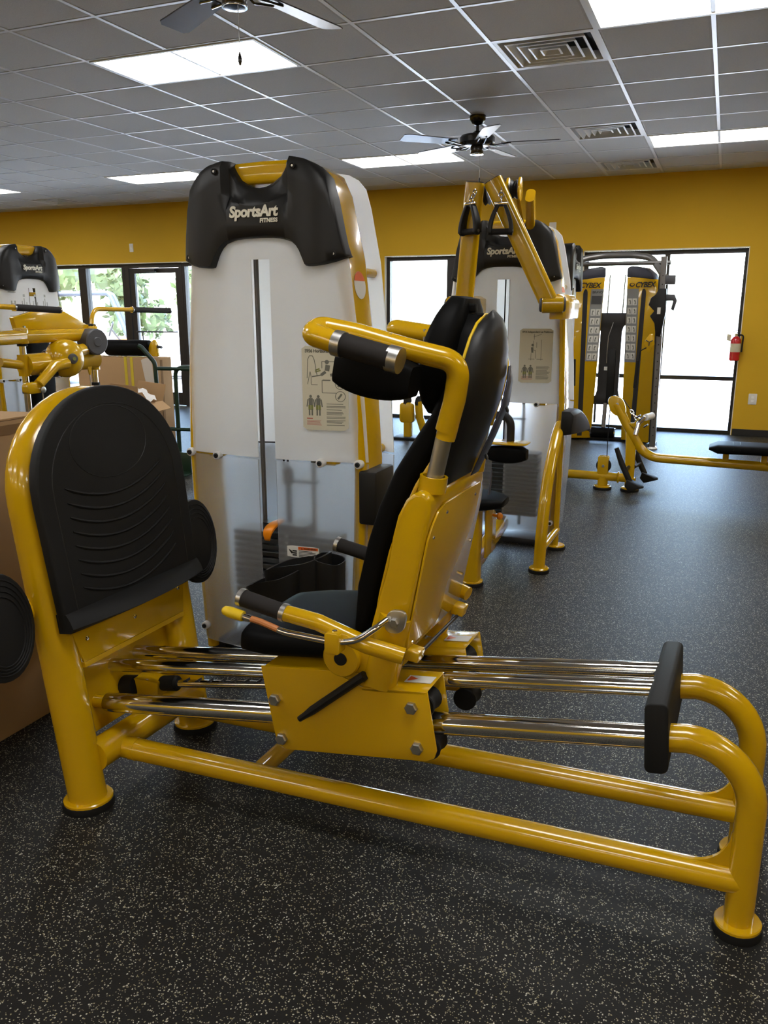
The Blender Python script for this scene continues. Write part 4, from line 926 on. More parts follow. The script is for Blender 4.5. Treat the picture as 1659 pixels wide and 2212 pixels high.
# weight tower behind the seat, square to the room
SHEAR = Matrix(((1, 0.075, 0, 0.075*0.18), (0, 1, 0, 0), (0, 0, 1, 0), (0, 0, 0, 1)))
for o_ in LP.children_recursive:
    if o_.data is not None: o_.data.transform(SHEAR)
R_ = Matrix.Translation((-1.603, 1.89, 0)) @ Matrix.Rotation(LPT, 4, 'Z')
TM = R_.inverted() @ Matrix.Translation((-1.545, 2.55, 0))
cap, lo = tower(LP, TM, placard=(0.158, 1.005, 0.328, 1.303, 'S956 Horizontal Leg Press', 'press'))
# lower warning card on the shroud
wc = link('warning_card', shroud_patch(0.079, 0.515, 0.208, 0.560, 0.003, 6).mesh('warning_card', angle=60), 'label_white', LP, TM)
def upw(u, v, q): return on_shroud(u+0.045, v, 0.001+q)
def wc_ink(polys, nm, mat):
    b = MB()
    for p in polys: b.prism(p, upw, 0, 0.0005)
    return b.build(nm, mat, wc, smooth=False)
wc_ink([rect(0.080, 0.546, 0.159, 0.557)], 'orange_band', 'safety_orange')
me = text_mesh('WARNING', 0.0105, 0.0002, 0.0003, fn=lambda u, v, q: upw(0.102+u, 0.5478+v, 0.0008)); link('warning_lettering', me, 'ink_black', wc)
wc_ink([rect(0.082, 0.540-k*0.0055, 0.082+w_, 0.5425-k*0.0055) for k, w_ in enumerate((0.055, 0.068, 0.074, 0.06, 0.05))]+[rect(0.056, 0.521+k*0.008, 0.074, 0.527+k*0.008) for k in range(3)]+[[(0.04, 0.546), (0.052, 0.541), (0.06, 0.531), (0.052, 0.528), (0.046, 0.536)], [(0.092, 0.548), (0.098, 0.548), (0.095, 0.555)]], 'pictogram', 'ink_black')
# black accessory tray fixed to the tower beside the seat
tr0 = R_.inverted() @ Matrix.Translation((-1.325, 2.47, -0.055))
def tray(u, v, q): return (u, v, q)
tb = MB()
def cup(b, cx, cy, z0, z1, rx, ry, tilt, lipx):
    rings = []
    for (f, z) in ((0.82, z0), (0.95, z0+0.02), (1.0, z1), (0.93, z1), (0.88, z0+0.025), (0.75, z0+0.012)):
        rings.append([(cx+rx*f*math.copysign(abs(math.cos(a))**0.7, math.cos(a)), cy+ry*f*math.copysign(abs(math.sin(a))**0.7, math.sin(a)), z+(tilt*math.cos(a)*rx if z > (z0+z1)/2 else 0)) for a in [2*PI*k/24 for k in range(24)]])
    b.loft(rings)
b1 = MB(); cup(b1, -0.03, 0.0, 0.42, 0.60, 0.13, 0.06, 0.35, 0); o = b1.build('accessory_tray', 'black_plastic', LP, angle=50, T=tr0)
b1 = MB(); cup(b1, 0.10, 0.0, 0.44, 0.625, 0.05, 0.058, -0.2, 0); b1.build('tray_cup', 'black_plastic', o, angle=50, T=tr0)
b1 = MB(); cup(b1, -0.1, -0.05, 0.43, 0.545, 0.11, 0.05, 0.4, 0); b1.build('tray_cup', 'black_plastic', o, angle=50, T=tr0)
MB().box((0.36, 0.08, 0.66), (0.43, 0.26, 0.86)).build('side_block', 'black_plastic', LP, bevel=0.01, T=TM)
MB().prism(rrect(0.5, 0.07, 0.015), lambda u, v, q: (0.62+u*0.9, 0.42+q, 0.06+v), -0.03, 0.03).build('tower_link', Y_, LP)
# ------------------------------------------------------------------ helpers for the other machines
def foot_on(root, x, y, r=0.055):
    f = MB().lathe((x, y, 0.02), (0, 0, 1), [(r, 0), (r, 0.006), (r*0.9, 0.01)], 18).build('foot_flange', Y_, root)
    MB().lathe((x, y, 0), (0, 0, 1), [(r*1.05, 0), (r*1.08, 0.01), (r*1.04, 0.02)], 18).build('rubber_foot', 'black_rubber', f)
def oval_tube(path, w_, h, n=14, up=(0, 1, 0)):
    """tube of rounded-rectangle section"""
    P = [Vector(p) for p in path]; rings = []; sec = rrect(w_, h, min(w_, h)*0.42, 4)
    for i, p in enumerate(P):
        t = (P[min(i+1, len(P)-1)]-P[max(i-1, 0)]).normalized(); a = Vector(up); a = (a-t*a.dot(t)).normalized(); b_ = t.cross(a)
        rings.append([p+b_*u+a*v for u, v in sec])
    return MB().loft(rings)
def padroll(name, a, b_, r, root, mat='black_vinyl'):
    a, b_ = Vector(a), Vector(b_); L = (b_-a).length
    return MB().lathe(a, b_-a, [(r*0.8, 0), (r*0.95, 0.006), (r, 0.016), (r, L-0.016), (r*0.95, L-0.006), (r*0.8, L)], 22).build(name, mat, root)

# ------------------------------------------------------------------ lat pulldown machine
LX, LY = -1.222, 4.75
LT = thing('lat_pulldown_machine', 'yellow lat pulldown with two crossed arms, hanging handles and white weight tower', 'exercise machine', (LX, LY, 0))
tower(LT, Matrix.Identity(4), placard=(0.11, 1.01, 0.30, 1.322, 'S916 Independent Lat Pulldown', 'lat'))
def l_(x, y, z): return Vector((x-LX, y-LY, z))
for sx in (1, -1):
    X = sx*0.375
    pth = [(X, -0.41, 0.02), (X, -0.385, 0.2), (X, -0.335, 0.38), (X, -0.26, 0.52), (X, -0.16, 0.64), (X, -0.05, 0.73), (X, 0.03, 0.77)]
    MB().tube(fillet(pth, 0.3, 4), 0.033, 16).build('curved_leg', Y_, LT)
    oval_tube([(X, 0.085, 0.02), (X, 0.085, 0.7), (X-sx*0.02, 0.085, 1.2), (X-sx*0.03, 0.085, 1.44)], 0.03, 0.06).build('side_upright', Y_, LT)
    MB().cyl((X, -0.39, 0.12), (X, 0.085, 0.12), 0.022, 14).build('foot_tie', Y_, LT)
    foot_on(LT, X, -0.41); foot_on(LT, X, 0.085)
def arm(bottom, top, name='pull_arm'):
    b0, t0 = l_(*bottom), l_(*top)
    a = oval_tube([b0, t0], 0.098, 0.06).build(name, Y_, LT, angle=40)
    d = (t0-b0).normalized(); c = t0+d*0.0
    oval_tube([c, c+d*0.004], 0.092, 0.054).build('end_cap', 'black_plastic', a)
    return a, d
aR, dR = arm((-0.845, 4.30, 1.45), (-1.168, 4.30, 2.068)); aL, dL = arm((-1.318, 4.32, 1.40), (-1.263, 4.30, 2.062))
for X in (-0.845, -1.335):
    sx = 1 if X > LX else -1; ha = Vector((sx, 0.25, 0.02)).normalized(); h0 = l_(X, 4.30, 1.455)-ha*0.045
    h = MB().lathe(h0, ha, [(0.038, 0), (0.043, 0.005), (0.043, 0.105), (0.038, 0.11)], 20).build('pivot_hub', Y_, LT)
    for e0, sg in ((0.0, -1), (0.11, 1)): MB().lathe(h0+ha*e0, ha*sg, [(0.038, -0.002), (0.038, 0.006), (0.03, 0.012)], 18).build('hub_cap', 'grey_plastic', h)
    MB().prism([(-0.03, -0.06), (0.04, -0.06), (0.045, 0.03), (0.01, 0.07), (-0.03, 0.05)], lambda u, v, q: l_(X+(0.02+u)*(1 if X > LX else -1), 4.33+q, 1.44+v), 0.0, 0.48).build('hub_mount', Y_, LT, bevel=0.006)
def dhandle(c, yaw):
    c = Vector(c); M = Matrix.Translation(c) @ Matrix.Rotation(yaw, 4, 'Z')
    b_ = MB()
    for s in (-1, 1):
        rings = []
        for k in range(9):
            t = k/8; x = s*(0.018+0.036*math.sin(t*PI*0.55)); z = 0.06-0.135*t; w_ = 0.016+0.008*t
            rings.append([(x+s*0.010, -w_, z), (x+s*0.010, w_, z), (x-s*0.010, w_, z), (x-s*0.010, -w_, z)])
        b_.loft(rings)
    b_.box((-0.03, -0.012, 0.052), (0.03, 0.012, 0.066))
    h = b_.build('handle_strap', 'black_plastic', LT, bevel=0.003, T=M)
    MB().cyl((-0.052, 0, -0.068), (0.052, 0, -0.068), 0.0155, 14).build('hand_grip', 'foam_grip', h, T=M)
    for s in (-1, 1): MB().lathe((s*0.058, 0, -0.066), (s, 0, 0), [(0.021, -0.012), (0.021, 0.002), (0.012, 0.004)], 14).build('grip_end', 'black_plastic', h, T=M); MB().lathe((s*0.062, 0, -0.066), (s, 0, 0), [(0.009, 0), (0.008, 0.002)], 10).build('grip_screw', 'brushed_steel', h, T=M)
    MB().box((-0.034, -0.013, 0.06), (0.034, 0.013, 0.074)).build('strap_bar', 'chrome', h, bevel=0.003, T=M)
    return h, M
for c, top, yw in (((-1.262, 4.22, 1.885), (-1.245, 4.255, 2.02), -0.5), ((-1.100, 4.22, 1.880), (-1.115, 4.265, 2.025), 0.15)):
    h, M = dhandle(l_(*c), yw); a = l_(*c)+Vector((0, 0, 0.075)); b_ = l_(*top); n = 3
    for k in range(n):      # carabiner and links
        p0 = a.lerp(b_, k/n); p1 = a.lerp(b_, (k+1)/n); d = (p1-p0); x, y, z = frame_of(d); sd = x if k % 2 else y; m_ = (p0+p1)/2; r1 = d.length*0.62
        MB().tube([m_+z*r1*math.cos(2*PI*i/14)+sd*0.011*math.sin(2*PI*i/14) for i in range(14)], 0.0035, 6, closed=True).build('chain_link', 'chrome', h)
# pulley bracket above the cap
br_ = oval_tube([l_(-1.085, 4.86, 1.86), l_(-1.045, 4.62, 2.03)], 0.085, 0.05, up=(1, 0, 0)).build('pulley_bracket', Y_, LT, angle=40)
for dx in (-0.035, 0.03): MB().prism([(0.05*math.cos(2*PI*k/20), 0.062*math.sin(2*PI*k/20)) for k in range(20)], lambda u, v, q: l_(-1.115+dx+q, 4.55+u, 2.055+v), -0.004, 0.004).build('pulley_plate', Y_, LT, bevel=0.002)
MB().lathe(l_(-1.117, 4.55, 2.055), (1, 0, 0), [(0.04, -0.018), (0.05, -0.015), (0.04, 0), (0.05, 0.015), (0.04, 0.018)], 20).build('pulley', 'black_plastic', LT)
MB().lathe(l_(-1.255, 4.50, 2.03), (1, 0, 0.1), [(0.04, -0.014), (0.055, -0.012), (0.045, 0), (0.055, 0.012), (0.04, 0.014)], 20).build('pulley', 'black_plastic', LT)
MB().prism([(-0.02, -0.09), (0.02, -0.09), (0.035, 0.02), (0.0, 0.05), (-0.035, 0.02)], lambda u, v, q: l_(-1.215+q, 4.52+u, 2.0+v), -0.006, 0.006).build('pulley_plate', Y_, LT, bevel=0.002)
MB().cyl(l_(-1.117, 4.60, 2.05), l_(-1.117, 4.80, 1.86), 0.012, 10).build('pulley_arm', Y_, LT)
# thigh pads on their yellow plate and black curved arm
tp0 = MB().prism(rrect(0.27, 0.16, 0.04), lambda u, v, q: l_(-1.03+u, 4.16+v, 0.747+q), 0, 0.006).build('thigh_plate', Y_, LT, bevel=0.002)
for dx in (-0.07, 0.07): hexbolt(tp0, l_(-1.03+dx, 4.14, 0.753), (0, 0, 1), 0.009, 0.006)
pd = []
for i in range(11):
    t = i/10; k = max(0.45, math.sin(PI*(0.06+0.88*t))**0.35); pd.append((l_(-1.115+0.215*t, 4.15, 0.692), (0, 0.06*k, 0), (0, 0, 0.047*k)))
cushion('thigh_pad', pd, 'black_vinyl', LT)
MB().tube(fillet([l_(-1.003, 4.2, 0.752), l_(-1.003, 4.2, 0.885), l_(-1.28, 4.24, 0.885), l_(-1.30, 4.3, 0.6)], 0.07, 8), 0.021, 14).build('thigh_arm', 'black_plastic', LT)
# base beam, seat post and seat
oval_tube([l_(-1.13, 3.98, 0.115), l_(-1.205, 4.9, 0.115)], 0.075, 0.10, up=(0, 0, 1)).build('base_beam', Y_, LT)
MB().prism(rrect(0.085, 0.10, 0.02), lambda u, v, q: l_(-1.135+u, 3.99+v, q), 0.02, 0.43).build('seat_post', Y_, LT)
foot_on(LT, -1.135-LX, 3.99-LY, 0.06)
MB().prism([(-0.10, 0.0), (0.10, 0.0), (0.10, 0.2), (0.02, 0.26), (-0.10, 0.26)], lambda u, v, q: l_(-1.075+q, 4.1+u, 0.15+v), 0, 0.01).build('side_plate', Y_, LT, bevel=0.003)
kn = MB().lathe(l_(-1.065, 4.12, 0.36), (1, -0.3, 0), [(0.008, 0), (0.008, 0.03), (0.018, 0.034), (0.02, 0.045), (0.014, 0.055)], 14).build('adjust_knob', 'orange_plastic', LT)
MB().prism(rrect(0.20, 0.075, 0.03), lambda u, v, q: l_(-1.06+q*0.3, 4.02+u*0.35, 0.52+v+u*0.8), -0.01, 0.01).build('seat_wedge', 'slate_plastic', LT, bevel=0.004)
pd = []
for i in range(11):
    t = i/10; k = max(0.35, math.sin(PI*(0.05+0.9*t))**0.4); pd.append((l_(-1.33+0.36*t, 4.0, 0.465), (0, 0.16*k, 0), (0, 0, 0.035*k)))
cushion('seat', pd, 'black_vinyl', LT)
# black moulded tray on the tower's side
rings = []
for k in range(9):
    t = k/8; y = 4.70+0.75*t; zt = 0.86-0.30*max(0, t-0.25)**1.25; zb = 0.72-0.06*t; x1 = 0.06+0.02*math.sin(PI*t)
    rings.append([l_(-0.83, y, zb), l_(-0.83+x1, y, zb+0.01), l_(-0.83+x1+0.01, y, zt-0.02), l_(-0.83+x1-0.01, y, zt), l_(-0.83, y, zt)])
MB().loft(rings).build('accessory_tray', 'black_plastic', LT, bevel=0.006)

# ------------------------------------------------------------------ seated row machine with its bench
RX_, RYc = -1.10, 6.75
RW = thing('seated_row_machine', 'yellow seated row with long black bench seat, footrests and slim white tower', 'exercise machine', (RX_, RYc, 0))
tower(RW, Matrix.Rotation(PI/2, 4, 'Z'), placard=None)
def r_(x, y, z): return Vector((x-RX_, y-RYc, z))
yb = 6.72
MB().cyl(r_(-1.12, yb, 0.105), r_(-0.60, yb, 0.105), 0.036, 16).build('base_tube', Y_, RW)
for x in (-0.822, -0.605):
    MB().cyl(r_(x, yb, 0.02), r_(x, yb, 0.11), 0.042, 16).build('base_leg', Y_, RW); foot_on(RW, x-RX_, yb-RYc, 0.07)
MB().lathe(r_(-0.70, yb, 0.105), (1, 0, 0), [(0.043, -0.008), (0.048, 0), (0.043, 0.008)], 16).build('clamp_ring', Y_, RW)
for dy in (-0.025, 0.025): MB().prism(rrect(0.085, 0.15, 0.014), lambda u, v, q: r_(-0.825+u, yb+dy+q, 0.20+v), -0.004, 0.004).build('pulley_bracket', Y_, RW, bevel=0.002)
pu = MB().lathe(r_(-0.822, yb, 0.195), (0, 1, 0), [(0.045, -0.012), (0.06, -0.01), (0.05, 0), (0.06, 0.01), (0.045, 0.012)], 22).build('pulley', 'black_plastic', RW)
hexbolt(pu, r_(-0.822, yb-0.03, 0.195), (0, -1, 0), 0.012, 0.006)
MB().prism([(-0.665, 0.5), (-0.58, 0.44), (-0.575, 0.03), (-0.645, 0.03)], lambda u, v, q: r_(u, yb+q, v), -0.025, 0.025).build('post', Y_, RW, bevel=0.008)
pth = fillet([r_(-0.755, yb, 0.70), r_(-0.66, yb, 0.53), r_(-0.50, yb, 0.285), r_(0.9, yb, 0.262)], [0.3, 0.22], 8)
MB().tube(pth, 0.036, 16).build('bench_beam', Y_, RW)
MB().prism(rrect(0.125, 0.16, 0.058), lambda u, v, q: r_(-0.748+u+v*-0.3, yb+q, 0.685+v), -0.028, 0.028).build('pulley_housing', Y_, RW, bevel=0.008)
MB().lathe(r_(-0.745, yb-0.028, 0.70), (0, -1, 0), [(0.012, 0), (0.012, 0.004), (0.006, 0.006)], 10).build('bolt', 'zinc', RW)
MB().tube([r_(-0.80, yb, 0.69), r_(-0.805, yb, 0.5), r_(-0.80, yb, 0.25)], 0.004, 6).build('cable', 'black_rubber', RW)
MB().tube([r_(-0.70, yb, 0.735), r_(-0.63, yb, 0.645)], 0.004, 6).build('cable', 'black_rubber', RW)
for k in range(3):
    c = r_(-0.632+k*0.018, yb, 0.64-k*0.024); d = Vector((0.6, 0, -0.8)); sd = Vector((0, 1, 0)) if k % 2 else Vector((0.8, 0, 0.6))
    MB().tube([c+d*0.02*math.cos(2*PI*i/12)+sd*0.012*math.sin(2*PI*i/12) for i in range(12)], 0.004, 6, closed=True).build('chain_link', 'chrome', RW)
MB().prism([(-0.655, 0.555), (-0.60, 0.515), (-0.555, 0.585), (-0.575, 0.60), (-0.61, 0.555)], lambda u, v, q: r_(u, yb+q, v), -0.03, 0.03).build('handle_hook', Y_, RW, bevel=0.003)
hb = MB().tube(fillet([r_(-0.585, yb-0.10, 0.47), r_(-0.57, yb-0.05, 0.56), r_(-0.535, yb+0.0, 0.60), r_(-0.50, yb+0.10, 0.60)], 0.04), 0.017, 12).build('row_handle', 'chrome', RW)
MB().cyl(r_(-0.525, yb+0.01, 0.60), r_(-0.485, yb+0.12, 0.605), 0.027, 14).build('hand_grip', 'white_plastic', hb)
for dz in (-0.03, 0.03): MB().obox(r_(-0.545, yb-0.02, 0.575)+Vector((dz, 0, -dz*1.2)), (0.014, 0.0, 0.01), (0, 0.035, 0), (-0.003, 0, 0.004)).build('handle_clip', 'dark_steel', hb)
for dy, dx in ((-0.19, -0.02), (0.19, 0.06)):
    MB().tube([r_(-0.69+dx, yb+dy, 0.375), r_(-0.64+dx, yb+dy, 0.25), r_(-0.565+dx, yb+dy, 0.10)], [0.018, 0.023, 0.023], 12).build('footrest_arm', 'black_plastic', RW)
    MB().loft([[r_(-0.59+dx+a, yb+dy+s*0.06, 0.135+b_) for a, b_ in ((0.0, 0.0), (0.10*k_+0.02, -0.045), (0.11*k_+0.02, -0.06), (0.02, -0.09), (-0.015, -0.05))] for s, k_ in ((-1, 0.8), (-0.4, 1), (0.4, 1), (1, 0.8))]).build('footrest', 'black_rubber', RW, bevel=0.006)
    MB().cyl(r_(-0.61+dx*0.5, yb, 0.2), r_(-0.61+dx, yb+dy, 0.2), 0.014, 10).build('footrest_bar', 'black_plastic', RW)
pd = []
for i in range(17):
    t = i/16; k = max(0.3, min(1, math.sqrt(max(0, 1-(1-min(1, t/0.05))**2)))); k = min(k, max(0.3, math.sqrt(max(0, 1-(max(0, (t-0.95)/0.05))**2)))); x = -0.035+1.0*t
    pd.append((r_(x, yb, 0.398+0.012*t), (0, 0.15*max(0.7, k), 0), (0, 0, 0.036*k)))
bs = cushion('bench_seat', pd, 'black_vinyl', RW)
for x in (0.135, 0.185): MB().tube([r_(x, yb+0.15*math.cos(a), 0.402+0.034*math.sin(a)**0.5) for a in [PI*k/10 for k in range(11)]], 0.0035, 6).build('seam', 'black_vinyl', bs)
for x in (0.09, 0.36, 0.7): MB().box(r_(x-0.022, yb-0.025, 0.27), r_(x+0.022, yb+0.025, 0.37)).build('seat_bracket', Y_, RW, bevel=0.004)
MB().cyl(r_(0.86, yb, 0.02), r_(0.86, yb, 0.28), 0.036, 14).build('base_leg', Y_, RW); foot_on(RW, 0.86-RX_, yb-RYc, 0.07)

# ------------------------------------------------------------------ cable trainer in front of the bright window
CX, CY = -1.14, 9.3
CT = thing('cable_trainer', 'yellow twin column cable trainer with black back panel and grey top bar', 'exercise machine', (CX, CY, 0))
def c_(x, y, z): return Vector((x-CX, y-CY, z))
for sg in (1, -1):
    a0 = Vector((sg*0.164, 0.025, 0)); a1 = Vector((sg*0.471, -0.093, 0)); ux_ = (a1-a0).normalized(); un = Vector((ux_.y, -ux_.x, 0)); 
    if un.y > 0: un = -un
    W_ = (a1-a0).length
    lean = 0.10        # columns narrow towards the top
    def cm(u, v, q): return a0+ux_*(u-0*v)+un*q+Vector((-sg*0.055*v/1.9, 0, v))
    col = MB().prism([(0, 0.02), (W_, 0.02), (W_+0.035, 0.7), (W_+0.045, 1.45), (W_+0.03, 1.62), (W_-0.02, 1.745), (0.06, 1.775), (0, 1.775)], cm, -0.13, 0.0).build('column', Y_, CT, bevel=0.012)
    MB().prism([(-0.004, 1.77), (0.06, 1.77), (W_-0.02, 1.74), (W_-0.05, 1.80), (W_-0.13, 1.86), (0.05, 1.885), (0, 1.87)], cm, -0.135, 0.004).build('column_cap', 'slate_plastic', col, bevel=0.012)
    MB().prism([(0.105, 0.05), (0.16, 0.05), (0.224, 1.60)]+[(0.2+0.024*math.cos(a), 1.60+0.05*math.sin(a)) for a in [PI*k/8 for k in range(1, 8)]]+[(0.176, 1.60)], cm, 0.0, 0.003).build('column_slot', 'dark_steel', col, smooth=False)
    MB().box((0, 0, 0), (0.1, 0.12, 0.02)).build('base_foot', 'black_rubber', CT, T=Matrix.Translation(a0+Vector((sg*0.1-0.05, 0, 0))))
    # picture placard strip
    u0 = 0.008
    MB().prism(rect(u0, 0.88, 0.14, 1.65), cm, 0.0, 0.0025).build('placard_strip', 'label_grey', col, smooth=False)
    if sg < 0: MB().prism(rect(u0+0.01, 1.49, 0.13, 1.58), cm, 0.0025, 0.004).build('placard_block', 'grey_plastic', col, smooth=False)
    for k in range(6 if sg < 0 else 7):
        z1 = (1.44 if sg < 0 else 1.55)-k*0.095
        for j in (0, 1):
            x_ = u0+0.012+j*0.056
            MB().prism(rect(x_, z1-0.07, x_+0.05, z1), cm, 0.0025, 0.004).build('exercise_picture', 'label_white', col, smooth=False)
            MB().prism([(x_+0.02, z1-0.062), (x_+0.03, z1-0.04), (x_+0.018, z1-0.02), (x_+0.03, z1-0.012), (x_+0.036, z1-0.03), (x_+0.04, z1-0.062), (x_+0.033, z1-0.062), (x_+0.03, z1-0.045), (x_+0.026, z1-0.062)], cm, 0.004, 0.005).build('figure', 'ink_grey', col, smooth=False)
    # dark upright post with holes in front of each column
    px_ = sg*0.535; py_ = -0.36
    po = MB().prism(rrect(0.055, 0.085, 0.008), lambda u, v, q: (px_+u-sg*0.03*q/1.9, py_+v, q), 0.03, 1.95).build('upright', 'gunmetal', CT)
    for k in range(20): MB().lathe((px_-0.02*sg*0-sg*0.03*(0.15+k*0.085)/1.9, py_-0.043, 0.15+k*0.085), (0, -1, 0), [(0.007, 0), (0.006, 0.001)], 8).build('hole', 'ink_black', po)
    MB().lathe((px_, py_, 0), (0, 0, 1), [(0.05, 0), (0.055, 0.01), (0.04, 0.03), (0.03, 0.035)], 16).build('swivel_foot', 'white_plastic', CT)
    MB().prism(rrect(0.07, 0.3, 0.01), lambda u, v, q: (px_-sg*0.01+u, py_+0.12+v, q), 0.0, 0.05).build('base_foot', 'dark_steel', CT, bevel=0.004)
    oval_tube([(px_-sg*0.03, py_+0.14, 0.05), (px_-sg*0.06, py_+0.14, 1.9)], 0.05, 0.05).build('rear_upright', 'dark_steel', CT)
    # pulley carriage on the post
    zc = 1.42; px2 = px_-sg*0.022
    ca = MB().prism([(-0.02, -0.25), (0.03, -0.25), (0.05, -0.12), (0.10, -0.05), (0.06, 0.0), (0.12, 0.06), (0.10, 0.13), (0.06, 0.16), (0.03, 0.22), (-0.04, 0.22), (-0.05, 0)], lambda u, v, q: (px2-sg*u, py_-0.045+q, zc+v), -0.04, 0.03).build('carriage', 'black_plastic', CT, bevel=0.008)
    MB().box((px2-sg*0.015-0.016, py_-0.09, zc-0.03), (px2-sg*0.015+0.016, py_-0.086, zc+0.035)).build('carriage_label', 'label_white', ca, smooth=False)
    MB().prism([(0.0, 0.26), (0.115, 0.26), (0.115, 0.35), (0.0, 0.35)], lambda u, v, q: (px2+sg*u, py_+q, zc+v), -0.03, 0.03).build('carriage_grip', 'grey_plastic', ca, bevel=0.006)
    MB().prism([(0.03, 0.10), (0.11, 0.10), (0.095, 0.02), (0.12, 0.0), (0.145, 0.10), (0.12, 0.16), (0.03, 0.165)], lambda u, v, q: (px2+sg*u, py_+q, zc+v), -0.025, 0.025).build('carriage_grip', 'grey_plastic', ca, bevel=0.006)
    pw = MB().lathe((px2-sg*0.085, py_-0.06, zc-0.31), (0, 1, 0), [(0.03, -0.012), (0.05, -0.01), (0.042, 0), (0.05, 0.01), (0.03, 0.012)], 20).build('pulley_wheel', 'dark_steel', CT)
    yk = [(-0.03, 0.085), (0.0, 0.085), (0.045, 0.02), (0.05, -0.02), (0.02, -0.06), (0.015, -0.10), (-0.02, -0.10), (-0.03, -0.05), (-0.055, -0.02)]
    MB().prism(yk, lambda u, v, q: (px2-sg*0.085-sg*u*1.0, py_-0.06+q, zc-0.31+v), -0.02, -0.015).build('pulley_yoke', Y_, pw, bevel=0.002)
    for k in range(3):
        a = 2*PI*k/3+0.5; MB().obox((px2-sg*0.085+0.02*math.cos(a), py_-0.083, zc-0.31+0.02*math.sin(a)), (0.018*math.cos(a), 0, 0.018*math.sin(a)), (0, 0.003, 0), (-0.004*math.sin(a), 0, 0.004*math.cos(a))).build('pulley_spoke', 'ink_black', pw, smooth=False)
    MB().tube([(px2-sg*0.10, py_-0.07, zc-0.36), (px2-sg*0.17, py_-0.05, zc-0.40), (px2-sg*0.185, py_-0.05, zc-0.62)], 0.006, 8).build('cable', 'black_rubber', CT)
    MB().tube([(px2-sg*0.185, py_-0.05, zc-0.50), (px2-sg*0.195, py_-0.05, zc-0.78)], 0.02, 10).build('hand_strap', 'black_rubber', CT)
# top bar, lettering, back panel
zt = 1.93
MB().tube(fillet([(-0.53, -0.36, 1.74), (-0.36, -0.1, 1.96), (-0.15, 0.02, 1.995), (0.15, 0.02, 1.995), (0.36, -0.1, 1.96), (0.53, -0.36, 1.74)], 0.25, 6), 0.034, 14).build('top_bar', 'gunmetal', CT)
MB().tube([(-0.56, -0.2, 1.90), (0.56, -0.2, 1.90)], 0.022, 10).build('top_tie', 'gunmetal', CT)
for sg in (1, -1):
    a0 = Vector((sg*0.164, 0.025, 0)); a1 = Vector((sg*0.471, -0.093, 0)); ux_ = (a1-a0).normalized() if sg > 0 else (a0-a1).normalized(); un = Vector((ux_.y, -ux_.x, 0)); st_ = a0 if sg > 0 else a1
    off = 0.10 if sg > 0 else 0.06
    def tm(u, v, q): return st_+ux_*(off+u)+un*(0.003+q)+Vector((-sg*0.05, 0, 1.665+v))
    me = text_mesh('CYBEX', 0.075, 0.0008, 0.0016, 0.25, spacing=0.92, fn=tm); o = link('brand_lettering', me, 'ink_black', CT); o['label'] = 'black CYBEX lettering'
    ring = MB(); n = 20
    for k in range(n):
        a = 2*PI*k/n; b_ = 2*PI*(k+1)/n
        ring.add([tm(-0.035+0.03*math.cos(a), 0.026+0.02*math.sin(a), 0.001), tm(-0.035+0.03*math.cos(b_), 0.026+0.02*math.sin(b_), 0.001), tm(-0.032+0.02*math.cos(b_), 0.029+0.012*math.sin(b_), 0.001), tm(-0.032+0.02*math.cos(a), 0.029+0.012*math.sin(a), 0.001)], [(0, 1, 2, 3)])
    ring.build('brand_emblem', 'ink_black', CT, smooth=False)
a0 = Vector((-0.471, -0.093, 0)); a1 = Vector((-0.164, 0.025, 0)); ux_ = (a1-a0).normalized(); un = Vector((ux_.y, -ux_.x, 0))
me = text_mesh('BRAVO', 0.034, 0.0006, 0.0006, fn=lambda u, v, q: a0+ux_*(0.205+u)+un*(0.004+q)+Vector((0.045, 0, 1.605+v))); link('strip_lettering', me, 'ink_black', CT)
bpn = [(-0.17, 1.40), (0.17, 1.40), (0.17, 1.28), (0.13, 1.26), (0.115, 1.2), (0.115, 0.56), (0.13, 0.5), (0.17, 0.48), (0.17, 0.40), (-0.17, 0.40), (-0.17, 0.48), (-0.13, 0.5), (-0.115, 0.56), (-0.115, 1.2), (-0.13, 1.26), (-0.17, 1.28)]
bk = MB().prism(bpn, lambda u, v, q: (u-0.02, 0.06+q, v), 0, 0.03).build('back_panel', 'dark_steel', CT, bevel=0.008)
MB().prism([(-0.03, 0.42), (0.05, 0.42), (0.05, 1.0), (0.02, 1.02), (-0.02, 1.0)], lambda u, v, q: (u, 0.03+q, v), 0, 0.03).build('panel_rib', 'black_plastic', bk, bevel=0.006)
MB().box((-0.07, 0.055, 0.78), (-0.035, 0.059, 0.82)).build('panel_label', 'label_white', bk, smooth=False)
MB().tube([(0.0, 0.045, 1.3), (-0.04, 0.03, 1.15), (-0.045, 0.03, 1.0), (-0.045, 0.04, 0.86)], 0.004, 6).build('hanging_cord', 'brushed_steel', bk)
for x in (-0.075, 0.085): MB().cyl((x, 0.08, 1.38), (x+0.005, 0.08, 1.80), 0.006, 8).build('guide_rod', 'gunmetal', CT)
MB().cyl((-0.14, 0.05, 0.2), (-0.14, 0.05, 0.42), 0.012, 8).build('hanging_bar', 'dark_steel', CT)
oval_tube([(-0.03, 0.0, 0.12), (-0.03, 0.05, 0.42)], 0.045, 0.05).build('pad_post', 'gunmetal', CT)
padroll('roller_pad', (-0.16, -0.03, 0.10), (0.10, -0.03, 0.10), 0.06, CT)
for s in (-0.165, 0.095): MB().cyl((s, -0.03, 0.10), (s+0.012, -0.03, 0.10), 0.055, 18).build('roller_cap', 'chrome', CT)
MB().box((-0.45, 0.06, 0.0), (0.45, 0.14, 0.045)).build('base_beam', 'dark_steel', CT, bevel=0.006)

